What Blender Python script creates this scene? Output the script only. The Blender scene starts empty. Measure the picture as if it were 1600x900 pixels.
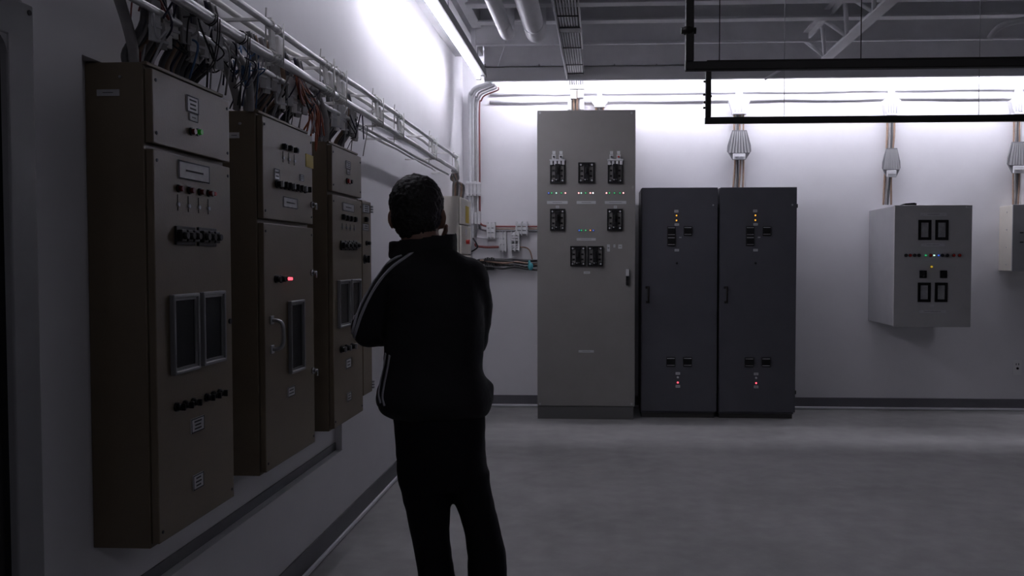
import bpy, bmesh, math, random
from mathutils import Vector, Matrix, noise
from mathutils.bvhtree import BVHTree

random.seed(7)
C = bpy.context.scene.collection
S = bpy.context.scene
R = math.radians

# ------------------------------------------------------------------ camera
F, CX, CY, CAM_H = 1300.0, 875.0, 450.0, 1.5       # focal length and principal point for a 1600x900 frame
YAW, PITCH = R(2.8), R(-1.94)
cam = bpy.data.cameras.new('camera')
cam.sensor_width = 36.0
cam.lens = F * 36.0 / 1600.0
cam.shift_x = -(CX - 800.0) / 1600.0
cam.clip_start = 0.05
camo = bpy.data.objects.new('camera', cam)
C.objects.link(camo)
camo.location = (0, 0, CAM_H)
camo.rotation_euler = (R(90) + PITCH, 0, YAW)
S.camera = camo

# ------------------------------------------------------------------ world, exposure, lamp strengths
w = bpy.data.worlds.new('world')
S.world = w
w.use_nodes = True
w.node_tree.nodes['Background'].inputs[0].default_value = (0.85, 0.85, 1.0, 1)
w.node_tree.nodes['Background'].inputs[1].default_value = 0.012
S.view_settings.view_transform = 'Standard'
S.view_settings.look = 'None'
S.view_settings.gamma = 1.0
S.view_settings.use_curve_mapping = False
S.view_settings.exposure = 0.0
LAMP_COL = (0.89, 0.875, 1.0)
SIDE_TUBE = 72.0       # emission of the fluorescent tube along the left wall
ADDED_REAR_TUBE = 16.0         # emission of the unseen rear tube, added to brighten camera-facing fronts
COVE_TUBE = 108.0       # emission of the tubes behind the valance of the back wall

# ------------------------------------------------------------------ pixel helpers: a pixel's ray met with a real plane of the room
FW = Vector((-math.sin(YAW) * math.cos(PITCH), math.cos(YAW) * math.cos(PITCH), math.sin(PITCH)))
RT = Vector((math.cos(YAW), math.sin(YAW), 0))
UP = RT.cross(FW)
O = Vector((0, 0, CAM_H))


def ray(px, py): return FW + RT * ((px - CX) / F) + UP * ((CY - py) / F)
def onX(px, py, X): d = ray(px, py); return O + d * (X / d.x)
def onY(px, py, Y): d = ray(px, py); return O + d * (Y / d.y)
def onZ(px, py, Z): d = ray(px, py); return O + d * ((Z - CAM_H) / d.z)


# ------------------------------------------------------------------ materials
def mat(name, col, rough=0.5, metal=0.0, spec=0.5, noise_amt=0.0, noise_scale=8.0, bump=0.0, bump_scale=60.0, emit=None, es=0.0):
    m = bpy.data.materials.new(name)
    m.use_nodes = True
    nt = m.node_tree
    b = nt.nodes['Principled BSDF']
    b.inputs['Base Color'].default_value = (*col, 1)
    b.inputs['Roughness'].default_value = rough
    b.inputs['Metallic'].default_value = metal
    b.inputs['Specular IOR Level'].default_value = spec
    if emit:
        b.inputs['Emission Color'].default_value = (*emit, 1)
        b.inputs['Emission Strength'].default_value = es
    if noise_amt or bump:
        tc = nt.nodes.new('ShaderNodeTexCoord')
    if noise_amt:
        n = nt.nodes.new('ShaderNodeTexNoise')
        n.inputs['Scale'].default_value = noise_scale
        n.inputs['Detail'].default_value = 6
        n.inputs['Roughness'].default_value = 0.6
        r = nt.nodes.new('ShaderNodeValToRGB')
        r.color_ramp.elements[0].position = 0.3
        r.color_ramp.elements[1].position = 0.7
        lo = [c * (1 - noise_amt) for c in col]
        hi = [min(1, c * (1 + noise_amt)) for c in col]
        r.color_ramp.elements[0].color = (*lo, 1)
        r.color_ramp.elements[1].color = (*hi, 1)
        nt.links.new(tc.outputs['Object'], n.inputs['Vector'])
        nt.links.new(n.outputs['Fac'], r.inputs['Fac'])
        nt.links.new(r.outputs['Color'], b.inputs['Base Color'])
    if bump:
        n2 = nt.nodes.new('ShaderNodeTexNoise')
        n2.inputs['Scale'].default_value = bump_scale
        n2.inputs['Detail'].default_value = 4
        bp = nt.nodes.new('ShaderNodeBump')
        bp.inputs['Strength'].default_value = bump
        bp.inputs['Distance'].default_value = 0.01
        nt.links.new(tc.outputs['Object'], n2.inputs['Vector'])
        nt.links.new(n2.outputs['Fac'], bp.inputs['Height'])
        nt.links.new(bp.outputs['Normal'], b.inputs['Normal'])
    return m


M = {}
M['wall'] = mat('painted_plaster', (0.78, 0.775, 0.80), 0.75, spec=0.2, noise_amt=0.035, noise_scale=1.6, bump=0.22, bump_scale=4.0)
M['wall_dark'] = mat('dark_painted_block', (0.16, 0.16, 0.17), 0.8, noise_amt=0.05)
M['ceiling'] = mat('painted_steel_deck', (0.66, 0.66, 0.68), 0.7, spec=0.2, noise_amt=0.06, noise_scale=3.0)
M['purlin'] = mat('painted_purlin', (0.70, 0.70, 0.72), 0.6, spec=0.3, noise_amt=0.08, noise_scale=4.0)
M['valance'] = mat('grey_valance', (0.45, 0.45, 0.46), 0.6, spec=0.3)
M['base'] = mat('rubber_base', (0.145, 0.142, 0.158), 0.55, noise_amt=0.1, noise_scale=3.0)
M['shoe'] = mat('pale_shoe_strip', (0.78, 0.78, 0.82), 0.5)
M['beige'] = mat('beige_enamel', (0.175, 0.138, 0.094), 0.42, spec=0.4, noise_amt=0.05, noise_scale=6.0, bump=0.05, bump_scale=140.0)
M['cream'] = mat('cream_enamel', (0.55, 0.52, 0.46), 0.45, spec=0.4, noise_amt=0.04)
M['taupe'] = mat('taupe_enamel', (0.25, 0.238, 0.228), 0.45, spec=0.4, noise_amt=0.06, noise_scale=3.0)
M['taupe_dark'] = mat('taupe_plinth', (0.12, 0.118, 0.115), 0.5)
M['char'] = mat('charcoal_enamel', (0.085, 0.085, 0.10), 0.4, spec=0.4, noise_amt=0.08, noise_scale=3.0)
M['char_dark'] = mat('charcoal_plinth', (0.06, 0.058, 0.057), 0.5)
M['grey'] = mat('grey_enamel', (0.43, 0.425, 0.43), 0.45, spec=0.4, noise_amt=0.05, noise_scale=4.0)
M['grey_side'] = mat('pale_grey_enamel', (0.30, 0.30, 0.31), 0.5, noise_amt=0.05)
M['black'] = mat('black_plastic', (0.008, 0.008, 0.009), 0.36, spec=0.3)
M['black_metal'] = mat('black_painted_pipe', (0.012, 0.010, 0.008), 0.45, spec=0.4)
M['chrome'] = mat('chrome', (0.62, 0.62, 0.64), 0.22, metal=1.0)
M['steel'] = mat('dull_steel', (0.42, 0.42, 0.44), 0.38, metal=0.8)
M['bezel'] = mat('window_bezel', (0.23, 0.23, 0.24), 0.4, metal=0.2)
M['glass_dark'] = mat('meter_glass', (0.010, 0.010, 0.012), 0.25, spec=0.3, noise_amt=0.6, noise_scale=9.0)
M['glass_grey'] = mat('grey_meter_glass', (0.27, 0.27, 0.28), 0.3, spec=0.6, noise_amt=0.3, noise_scale=12.0)
M['plate'] = mat('engraved_plate', (0.50, 0.50, 0.52), 0.4, noise_amt=0.1, noise_scale=40)
M['plate_dim'] = mat('dim_plate', (0.50, 0.50, 0.52), 0.5)
M['paper'] = mat('white_label', (0.62, 0.62, 0.64), 0.7)
M['ink'] = mat('ink', (0.03, 0.03, 0.035), 0.7)
M['yellow'] = mat('yellow_tag', (0.50, 0.36, 0.015), 0.6)
M['redbtn'] = mat('red_button', (0.10, 0.005, 0.004), 0.3)
M['redbtn2'] = mat('bright_red_button', (0.45, 0.02, 0.015), 0.3)
M['grnbtn'] = mat('green_button', (0.02, 0.30, 0.015), 0.3, emit=(0.02, 0.5, 0.01), es=0.03)  # faint glow added to the green of this push button
M['lens'] = mat('pale_lens', (0.45, 0.45, 0.48), 0.25)
M['conduit'] = mat('galvanised_conduit', (0.70, 0.70, 0.71), 0.34, metal=0.7, noise_amt=0.12, noise_scale=14, bump=0.25, bump_scale=22)
M['wcond'] = mat('white_conduit', (0.66, 0.66, 0.68), 0.45, noise_amt=0.08, noise_scale=10)
M['bracket'] = mat('pale_bracket_plastic', (0.80, 0.79, 0.77), 0.45, noise_amt=0.10, noise_scale=30)
M['fan'] = mat('grey_fan_plastic', (0.40, 0.40, 0.41), 0.55)
M['fan_shade'] = mat('fan_rib_shade', (0.20, 0.20, 0.21), 0.6)  # fan plastic darkened to stand in for shade between the ribs
M['clamp'] = mat('grey_clamp_plastic', (0.66, 0.66, 0.67), 0.5, noise_amt=0.10, noise_scale=30)
M['wclamp'] = mat('white_clamp_plastic', (0.70, 0.70, 0.72), 0.5, noise_amt=0.05)
M['hose'] = mat('grey_cable_sheath', (0.36, 0.35, 0.35), 0.45, noise_amt=0.15, noise_scale=20)
M['hose_d'] = mat('dark_cable_sheath', (0.10, 0.10, 0.105), 0.45)
M['copper'] = mat('tan_copper_cable', (0.32, 0.215, 0.155), 0.45, noise_amt=0.2, noise_scale=20)
M['orange'] = mat('orange_wire', (0.46, 0.12, 0.05), 0.45)
M['red'] = mat('red_wire', (0.22, 0.055, 0.05), 0.45)
M['blue'] = mat('blue_wire', (0.05, 0.12, 0.26), 0.45)
M['navy'] = mat('navy_wire', (0.02, 0.02, 0.05), 0.4)
M['white_wire'] = mat('white_wire', (0.55, 0.55, 0.57), 0.45)
M['black_wire'] = mat('black_wire', (0.02, 0.02, 0.022), 0.4)
M['teal'] = mat('turquoise_plastic_bag', (0.10, 0.42, 0.48), 0.25, noise_amt=0.35, noise_scale=60)
M['outlet'] = mat('outlet_plastic', (0.85, 0.85, 0.86), 0.4)
M['jacket'] = mat('black_jacket_fabric', (0.016, 0.015, 0.018), 0.7, spec=0.3, bump=0.3, bump_scale=25)
M['stripe'] = mat('pale_stripe', (0.48, 0.48, 0.52), 0.7)
M['trouser'] = mat('black_trouser_fabric', (0.009, 0.008, 0.011), 0.8, spec=0.2, bump=0.3, bump_scale=18)
M['skin'] = mat('skin', (0.30, 0.17, 0.12), 0.5)
M['hair'] = mat('black_hair', (0.010, 0.009, 0.009), 0.55, bump=0.8, bump_scale=90)
M['shoe_black'] = mat('black_leather', (0.012, 0.012, 0.013), 0.4)
M['tube_weak_added'] = mat('added_weak_tube', (0.9, 0.9, 0.9), 0.4, emit=LAMP_COL, es=SIDE_TUBE * 0.33)
M['tube_added'] = mat('added_rear_tube', (0.9, 0.9, 0.9), 0.4, emit=LAMP_COL, es=ADDED_REAR_TUBE)
M['tube'] = mat('lit_tube', (0.9, 0.9, 0.9), 0.4, emit=LAMP_COL, es=SIDE_TUBE)
M['cove'] = mat('lit_cove_tube', (0.9, 0.9, 0.9), 0.4, emit=LAMP_COL, es=COVE_TUBE)
M['batten'] = mat('grey_batten', (0.16, 0.16, 0.165), 0.5)
for nm, c, e in (('red', (1.0, 0.08, 0.12), 2.2), ('green', (0.02, 0.75, 0.22), 0.6), ('blue', (0.05, 0.18, 1.0), 0.6),
                 ('white', (0.95, 0.95, 1.0), 1.4), ('amber', (1.0, 0.45, 0.03), 1.3), ('yellow', (0.85, 0.55, 0.03), 0.5),
                 ('pink', (1.0, 0.5, 0.5), 1.6), ('mint', (0.6, 0.95, 0.8), 1.0), ('orange', (1.0, 0.35, 0.12), 0.7)):
    M['led_' + nm] = mat('lit_' + nm, (0.2, 0.2, 0.2), 0.3, emit=c, es=e)


def concrete():
    m = bpy.data.materials.new('polished_concrete')
    m.use_nodes = True
    nt = m.node_tree
    b = nt.nodes['Principled BSDF']
    tc = nt.nodes.new('ShaderNodeTexCoord')
    n1 = nt.nodes.new('ShaderNodeTexNoise'); n1.inputs['Scale'].default_value = 0.9; n1.inputs['Detail'].default_value = 8; n1.inputs['Roughness'].default_value = 0.62
    n2 = nt.nodes.new('ShaderNodeTexNoise'); n2.inputs['Scale'].default_value = 7.0; n2.inputs['Detail'].default_value = 6
    mx = nt.nodes.new('ShaderNodeMix'); mx.data_type = 'FLOAT'; mx.inputs[0].default_value = 0.4
    r = nt.nodes.new('ShaderNodeValToRGB')
    r.color_ramp.elements[0].position = 0.34; r.color_ramp.elements[0].color = (0.20, 0.198, 0.195, 1)
    r.color_ramp.elements[1].position = 0.66; r.color_ramp.elements[1].color = (0.36, 0.357, 0.352, 1)
    for n in (n1, n2): nt.links.new(tc.outputs['Object'], n.inputs['Vector'])
    nt.links.new(n1.outputs['Fac'], mx.inputs[2]); nt.links.new(n2.outputs['Fac'], mx.inputs[3])
    nt.links.new(mx.outputs[0], r.inputs['Fac'])
    nt.links.new(r.outputs['Color'], b.inputs['Base Color'])
    mr = nt.nodes.new('ShaderNodeMapRange'); mr.inputs['To Min'].default_value = 0.38; mr.inputs['To Max'].default_value = 0.62
    nt.links.new(n2.outputs['Fac'], mr.inputs['Value']); nt.links.new(mr.outputs[0], b.inputs['Roughness'])
    b.inputs['Specular IOR Level'].default_value = 0.35
    return m


M['floor'] = concrete()


# ------------------------------------------------------------------ mesh builder
class MB:
    def __init__(self):
        self.bm = bmesh.new()
        self.mi = 0

    def _faces(self, geom):
        for f in geom:
            f.material_index = self.mi
        return self

    def box(self, x0, x1, y0, y1, z0, z1, bev=0.0):
        r = bmesh.ops.create_cube(self.bm, size=1.0)
        vs = r['verts']
        bmesh.ops.scale(self.bm, vec=(abs(x1 - x0), abs(y1 - y0), abs(z1 - z0)), verts=vs)
        bmesh.ops.translate(self.bm, vec=((x0 + x1) / 2, (y0 + y1) / 2, (z0 + z1) / 2), verts=vs)
        fs = set(f for v in vs for f in v.link_faces)
        self._faces(fs)
        if bev > 0:
            es = list(set(e for v in vs for e in v.link_edges))
            b = bmesh.ops.bevel(self.bm, geom=es, offset=bev, segments=2, affect='EDGES', profile=0.5)
            self._faces(b['faces'])
        return self

    def ring(self, pts):
        return [self.bm.verts.new(p) for p in pts]

    def loft(self, rings, caps=True, smooth=True):
        vs = [self.ring(r) for r in rings]
        n = len(vs[0])
        for a, b in zip(vs[:-1], vs[1:]):
            for i in range(n):
                f = self.bm.faces.new((a[i], a[(i + 1) % n], b[(i + 1) % n], b[i]))
                f.smooth = smooth
                f.material_index = self.mi
        if caps:
            f = self.bm.faces.new(vs[0][::-1]); f.material_index = self.mi
            f = self.bm.faces.new(vs[-1]); f.material_index = self.mi
        return self

    def tube(self, pts, r, seg=8, caps=True):
        """Tube along a path; r is one radius or one per point."""
        pts = [Vector(p) for p in pts]
        rs = r if isinstance(r, (list, tuple)) else [r] * len(pts)
        ts = []
        for i in range(len(pts)):
            a = pts[max(0, i - 1)]; b = pts[min(len(pts) - 1, i + 1)]
            t = (b - a)
            ts.append(t.normalized() if t.length > 1e-9 else Vector((0, 0, 1)))
        up = Vector((0, 0, 1)) if abs(ts[0].z) < 0.9 else Vector((1, 0, 0))
        n = (up - ts[0] * up.dot(ts[0])).normalized()
        rings = []
        for p, t, rr in zip(pts, ts, rs):
            n = (n - t * n.dot(t)).normalized()
            bb = t.cross(n)
            rings.append([p + (n * math.cos(2 * math.pi * k / seg) + bb * math.sin(2 * math.pi * k / seg)) * rr for k in range(seg)])
        return self.loft(rings, caps)

    def cyl(self, p0, p1, r, seg=14, r2=None):
        return self.tube([p0, p1], [r, r if r2 is None else r2], seg)

    def ball(self, c, rx, ry=None, rz=None, seg=16, rot=None):
        r = bmesh.ops.create_uvsphere(self.bm, u_segments=seg, v_segments=max(6, seg // 2 + 2), radius=1.0)
        mtx = Matrix.Diagonal((rx, ry or rx, rz or rx, 1))
        if rot is not None:
            mtx = rot.to_4x4() @ mtx
        bmesh.ops.transform(self.bm, matrix=Matrix.Translation(c) @ mtx, verts=r['verts'])
        fs = set(f for v in r['verts'] for f in v.link_faces)
        for f in fs: f.smooth = True
        return self._faces(fs)

    def quad(self, a, b, c, d):
        f = self.bm.faces.new(self.ring((a, b, c, d)))
        f.material_index = self.mi
        return self

    def prism(self, pts, ext):
        """Closed solid: polygon pts moved by the vector ext."""
        ext = Vector(ext)
        return self.loft([[Vector(p) for p in pts], [Vector(p) + ext for p in pts]], True, False)

    def build(self, name, mats, parent=None, origin=(0, 0, 0)):
        bmesh.ops.recalc_face_normals(self.bm, faces=self.bm.faces)
        o = Vector(origin)
        if o.length: bmesh.ops.translate(self.bm, vec=-o, verts=self.bm.verts)
        me = bpy.data.meshes.new(name)
        self.bm.to_mesh(me)
        self.bm.free()
        for m in (mats if isinstance(mats, (list, tuple)) else [mats]):
            me.materials.append(M[m] if isinstance(m, str) else m)
        ob = bpy.data.objects.new(name, me)
        C.objects.link(ob)
        if parent is not None: ob.parent = parent
        return ob


def spline(pts, n=8):
    """Smooth curve through pts."""
    pts = [Vector(p) for p in pts]
    P = [pts[0] * 2 - pts[1]] + pts + [pts[-1] * 2 - pts[-2]]
    out = []
    for i in range(1, len(P) - 2):
        p0, p1, p2, p3 = P[i - 1:i + 3]
        for k in range(n):
            t = k / n
            out.append(0.5 * ((2 * p1) + (p2 - p0) * t + (2 * p0 - 5 * p1 + 4 * p2 - p3) * t * t + (3 * p1 - p0 - 3 * p2 + p3) * t ** 3))
    out.append(pts[-1])
    return out


class Thing:
    def __init__(self, name, label, cat, loc, group=None):
        self.o = bpy.data.objects.new(name, None)
        self.o.empty_display_size = 0.1
        C.objects.link(self.o)
        self.loc = Vector(loc)
        self.o.location = self.loc
        self.o['label'] = label
        self.o['category'] = cat
        if group: self.o['group'] = group

    def part(self, name, mb, mats, parent=None, label=None):
        ob = mb.build(name, mats, parent or self.o, self.loc)
        if label: ob['label'] = label
        return ob


def single(name, mb, mats, label, cat, origin=(0, 0, 0), group=None):
    ob = mb.build(name, mats, None, origin)
    ob.location = origin
    ob['label'] = label
    ob['category'] = cat
    if group: ob['group'] = group
    return ob


def struct(name, mb, mats):
    ob = mb.build(name, mats)
    ob['kind'] = 'structure'
    return ob


def copy_tree(o, parent=None, offset=(0, 0, 0)):
    c = o.copy()
    C.objects.link(c)
    if parent is not None:
        c.parent = parent
    else:
        c.location = Vector(o.location) + Vector(offset)
    for ch in list(o.children):
        copy_tree(ch, c)
    return c


class Face:
    """A flat front: axis 'X' looks to +X (s along Y), axis 'Y' looks to -Y (s along X)."""
    def __init__(self, axis, d): self.axis, self.d = axis, d

    def st(self, px, py):
        p = onX(px, py, self.d) if self.axis == 'X' else onY(px, py, self.d)
        return (p.y, p.z) if self.axis == 'X' else (p.x, p.z)

    def rect(self, x0, y0, x1, y1):
        xm, ym = (x0 + x1) / 2, (y0 + y1) / 2
        return (self.st(x0, ym)[0], self.st(x1, ym)[0], self.st(xm, y1)[1], self.st(xm, y0)[1])

    def p(self, s, t, out):
        return Vector((self.d + out, s, t)) if self.axis == 'X' else Vector((s, self.d - out, t))

    def box(self, mb, s0, s1, t0, t1, a, b, bev=0.0):
        p, q = self.p(s0, t0, a), self.p(s1, t1, b)
        return mb.box(min(p.x, q.x), max(p.x, q.x), min(p.y, q.y), max(p.y, q.y), min(p.z, q.z), max(p.z, q.z), bev)

    def cyl(self, mb, s, t, r, a, b, seg=12, r2=None):
        return mb.cyl(self.p(s, t, a), self.p(s, t, b), r, seg, r2)


# ------------------------------------------------------------------ room
D = 8.44        # back wall
WL = -1.40      # left wall
NI = -1.44      # back of the shallow niche that holds the left cabinets
XR = 7.2
YB = -2.0
NE = 4.42       # far end of the niche
SILL = 0.468
HC = 3.62       # roof deck

struct('floor', MB().box(WL - 0.2, XR, YB, D + 0.2, -0.1, 0.0), 'floor')
struct('ceiling', MB().box(WL - 0.2, XR, YB, D + 0.2, HC, HC + 0.1), 'ceiling')
struct('wall_right', MB().box(XR, XR + 0.2, YB, D + 0.2, 0, HC), 'wall_dark')
struct('wall_rear', MB().box(WL - 0.2, XR + 0.2, YB - 0.2, YB, 0, HC), 'wall_dark')
struct('wall_back', MB().box(WL - 0.2, XR, D, D + 0.2, 0, HC), 'wall')
mb = MB()
mb.box(NI - 0.2, NI, YB, D + 0.1, 0, HC)
mb.box(NI, WL, YB, 2.20, 0, HC)
mb.box(NI, WL, 2.20, NE, 0, SILL)
mb.box(NI, WL, NE, D + 0.05, 0, HC)
mb.box(NI, WL, 2.20, NE, 2.054, HC)
struct('wall_left', mb, 'wall')
struct('baseboard_back', MB().box(WL + 0.012, XR, D - 0.010, D, 0.022, 0.118, 0.003), 'base')
struct('baseboard_left', MB().box(WL, WL + 0.010, YB, D, 0.022, 0.125, 0.003), 'base')
struct('trim_1', MB().box(WL + 0.02, XR, D - 0.022, D, 0.004, 0.026, 0.004), 'shoe')
struct('trim_2', MB().box(WL, WL + 0.022, YB, D - 0.022, 0.004, 0.026, 0.004), 'shoe')
struct('trim_3', MB().box(NI, NI + 0.006, 2.205, NE - 0.002, SILL + 0.001, SILL + 0.042), 'base')  # dark strip low along the back of the niche

# purlins under the roof deck
YP = [1.0, 1.9, 2.7, 3.4, 4.1, 4.75, 5.35, 5.93, 6.5, 7.2]
ZF = {5.35: 3.245, 5.93: 3.295, 6.5: 3.335, 7.2: 3.352}
for i, y in enumerate(YP):
    z = ZF.get(y, 3.24)
    mb = MB()
    mb.box(-0.95 if y < 6.6 else -1.12, XR, y - 0.014, y, z, HC - 0.004)
    mb.box(-0.95 if y < 6.6 else -1.12, XR, y - 0.095 if y < 7 else y - 0.03, y, z - 0.014, z + 0.004, 0.004)
    o = struct('trim_%d' % (i + 4), mb, 'purlin')
mb = MB()
mb.box(-1.12, XR, 8.005, 8.02, 3.346, HC - 0.004)
struct('trim_20', mb, 'purlin')
mb = MB()
mb.box(-1.02, -0.94, YB, 6.6, 3.33, HC - 0.004, 0.005)       # edge beam that carries the purlin ends
struct('trim_21', mb, 'purlin')
mb = MB()
mb.box(WL - 0.01, -1.13, YB, 8.0, 3.45, HC - 0.004)         # low soffit above the tube light
struct('trim_22', mb, 'ceiling')

# ------------------------------------------------------------------ light fittings
t = Thing('cove_valance', 'long grey metal valance running under the ceiling in front of the back wall', 'light valance', (2.5, 8.0, 3.35))
mb = MB()
mb.box(-1.117, XR, 7.988, 8.0, 3.214, 3.346)
mb.box(-1.117, XR, 7.988, 8.02, 3.338, 3.346)
t.part('fascia', mb, 'valance')
t.part('bottom_lip', MB().box(-1.117, XR, 7.985, 8.004, 3.206, 3.2145, 0.002), 'shoe')  # pale tone puts the lit lower edge into its colour
for px in (757, 842, 960, 1026, 1130, 1250):
    p = onY(px, 103, 7.985)
    t.part('bolt', MB().cyl(p + Vector((0, 0.012, 0.0)), p + Vector((0, 0.012, 0.022)), 0.008, 8), 'steel')

n_f = 6
L = (5.6 + 1.05) / n_f
for i in range(n_f):
    x0 = -1.05 + i * L
    t = Thing('cove_light', 'lit fluorescent batten hidden behind the grey valance of the back wall', 'light', (x0 + L / 2, 8.05, 3.44), 'fluorescent battens behind the valance')
    t.part('batten', MB().box(x0 + 0.01, x0 + L - 0.01, 8.045, 8.11, 3.414, 3.446, 0.004), 'batten')
    t.part('tube', MB().cyl((x0 + 0.03, 8.078, 3.394), (x0 + L - 0.03, 8.078, 3.394), 0.014, 8), 'cove')

t = Thing('fluorescent_tube_light', 'bright fluorescent batten running along the top of the left wall', 'light', (-1.10, 5.7, 3.2))
mb = MB()
mb.box(-1.112, -1.03, 4.75, 7.52, 3.152, 3.215, 0.003)
mb.box(-1.034, -1.028, 4.75, 7.52, 3.142, 3.19)
t.part('batten', mb, 'batten')
t.part('tube', MB().cyl((-1.10, 4.78, 3.138), (-1.10, 7.46, 3.138), 0.0105, 12), 'tube', label='glowing white tube')
for y in (4.77, 7.475):
    t.part('lamp_holder', MB().box(-1.115, -1.075, y - 0.012, y + 0.012, 3.113, 3.162, 0.003), 'batten')
for y in (4.95, 5.9, 7.3):
    t.part('hanger', MB().cyl((-1.08, y, 3.21), (-1.08, y, 3.45), 0.005, 6), 'steel')


t = Thing('fluorescent_tube_light', 'unseen weaker fluorescent batten added above the beige cabinets, continuing the row along the left wall', 'light', (-1.10, 3.5, 3.2))
t.part('batten', MB().box(-1.112, -1.03, 2.47, 4.70, 3.152, 3.215, 0.003), 'batten')  # unseen lamp, added for the light on left wall and cabinets
t.part('tube', MB().cyl((-1.10, 2.50, 3.138), (-1.10, 4.66, 3.138), 0.0105, 12), 'tube_weak_added', label='glowing white tube')
for y in (2.49, 4.67):
    t.part('lamp_holder', MB().box(-1.115, -1.075, y - 0.012, y + 0.012, 3.113, 3.162, 0.003), 'batten')
for y in (2.8, 4.3):
    t.part('hanger', MB().cyl((-1.08, y, 3.21), (-1.08, y, 3.45), 0.005, 6), 'steel')

t = Thing('fluorescent_tube_light', 'unseen fluorescent batten added across the ceiling at the rear of the room, behind the viewer', 'light', (1.6, -1.3, 3.3))
t.part('batten', MB().box(-0.6, 3.8, -1.34, -1.26, 3.26, 3.33, 0.004), 'batten')  # unseen lamp, added to light the faces turned to the camera
t.part('tube', MB().cyl((-0.57, -1.3, 3.235), (3.77, -1.3, 3.235), 0.013, 10), 'tube_added', label='glowing white tube')
for x in (-0.3, 3.5):
    t.part('hanger', MB().cyl((x, -1.3, 3.32), (x, -1.3, HC), 0.005, 6), 'steel')

# ------------------------------------------------------------------ cabinets along the left wall
XB, XFR = -1.272, -1.248     # front of the bodies, front of the doors
FL = Face('X', XFR)


def plate(t, f, parent, rect, mat_='plate', lines=2, name='nameplate', th=0.003, rim=True):
    s0, s1, t0, t1 = f.rect(*rect)
    mb = MB()
    f.box(mb, s0, s1, t0, t1, 0.0, th)
    mb.mi = 1
    w, h = s1 - s0, t1 - t0
    if rim:
        e = min(abs(w), h) * 0.07
        for a in ((s0, s1, t0, t0 + e), (s0, s1, t1 - e, t1), (s0, s0 + e, t0, t1), (s1 - e, s1, t0, t1)):
            f.box(mb, *a, th, th + 0.0006)
    for k in range(lines):
        tt = t0 + h * (k + 1) / (lines + 1)
        ll = random.uniform(0.22, 0.34)
        f.box(mb, s0 + w * (0.5 - ll), s0 + w * (0.5 + ll), tt - h * 0.05, tt + h * 0.05, th, th + 0.0006)
    return t.part(name, mb, [mat_, 'ink'], parent)


def window(t, f, parent, rect, pane='glass_dark', bz='bezel', edge=0.011, depth=0.016):
    s0, s1, t0, t1 = f.rect(*rect)
    mb = MB()
    f.box(mb, s0, s0 + edge, t0, t1, 0, depth, 0.003)
    f.box(mb, s1 - edge, s1, t0, t1, 0, depth, 0.003)
    f.box(mb, s0 + edge * 0.6, s1 - edge * 0.6, t1 - edge, t1, 0, depth, 0.003)
    f.box(mb, s0 + edge * 0.6, s1 - edge * 0.6, t0, t0 + edge, 0, depth, 0.003)
    e2 = edge * 1.7
    f.box(mb, s0 + edge, s0 + e2, t0 + edge, t1 - edge, 0, depth * 0.6)
    f.box(mb, s1 - e2, s1 - edge, t0 + edge, t1 - edge, 0, depth * 0.6)
    f.box(mb, s0 + e2, s1 - e2, t1 - e2, t1 - edge, 0, depth * 0.6)
    f.box(mb, s0 + e2, s1 - e2, t0 + edge, t0 + e2, 0, depth * 0.6)
    fr = t.part('window_frame', mb, bz, parent)
    mb = MB()
    f.box(mb, s0 + edge * 0.9, s1 - edge * 0.9, t0 + edge * 0.9, t1 - edge * 0.9, 0.001, depth * 0.35)
    t.part('window_pane', mb, pane, parent)


def button(t, f, parent, px, py, m, r=0.0085, out=0.016, name='push_button', collar='black'):
    s, tt = f.st(px, py)
    mb = MB()
    f.cyl(mb, s, tt, r * 1.3, 0, out * 0.35)
    mb.mi = 1
    f.cyl(mb, s, tt, r, out * 0.35, out, 12, r * 0.9)
    return t.part(name, mb, [collar, m], parent)


def square_button(t, f, parent, px, py, m='black', r=0.010, out=0.016):
    s, tt = f.st(px, py)
    mb = MB()
    f.box(mb, s - r, s + r, tt - r * 1.1, tt + r * 1.1, 0, out, 0.002)
    mb.mi = 1
    f.box(mb, s - r * 0.6, s + r * 0.6, tt - r * 0.7, tt + r * 0.7, out, out + 0.003, 0.001)
    return t.part('square_button', mb, ['black', m], parent)


def lens(t, f, parent, px, py, stem=0.0):
    s, tt = f.st(px, py)
    mb = MB()
    f.cyl(mb, s, tt, 0.006, 0, 0.006)
    mb.mi = 1
    if stem:
        f.box(mb, s - 0.0012, s + 0.0012, tt, tt + stem, 0, 0.0015)
        f.box(mb, s - 0.0012, s + 0.0012, tt - stem * 0.6, tt - 0.008, 0, 0.0015)
    return t.part('indicator_lens', mb, ['lens', 'ink'], parent)


def rotary(t, f, parent, px, py, r=0.012, m='black', knob='black', ang=0.0):
    s, tt = f.st(px, py)
    mb = MB()
    f.cyl(mb, s, tt, r * 1.25, 0, 0.006, 14)
    f.cyl(mb, s, tt, r, 0.006, 0.020, 14, r * 0.85)
    mb.mi = 1
    f.box(mb, s - r * 0.28, s + r * 0.28, tt - r * 0.95, tt + r * 0.95, 0.016, 0.030, 0.002)
    return t.part('rotary_switch', mb, [m, knob], parent)


def cam_switch_block(t, f, parent, rect, n=3):
    s0, s1, t0, t1 = f.rect(*rect)
    mb = MB()
    f.box(mb, s0, s1, t0, t1, 0, 0.008, 0.002)
    hh = (t1 - t0)
    for k in range(n):
        s = s0 + (s1 - s0) * (k + 0.5) / n
        tm = (t0 + t1) / 2
        f.box(mb, s - (s1 - s0) / n * 0.40, s + (s1 - s0) / n * 0.40, tm - hh * 0.32, tm + hh * 0.32, 0.008, 0.022, 0.003)
        f.cyl(mb, s, tm, hh * 0.22, 0.02, 0.034, 12, hh * 0.17)
    return t.part('switch_block', mb, 'black', parent)


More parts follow.
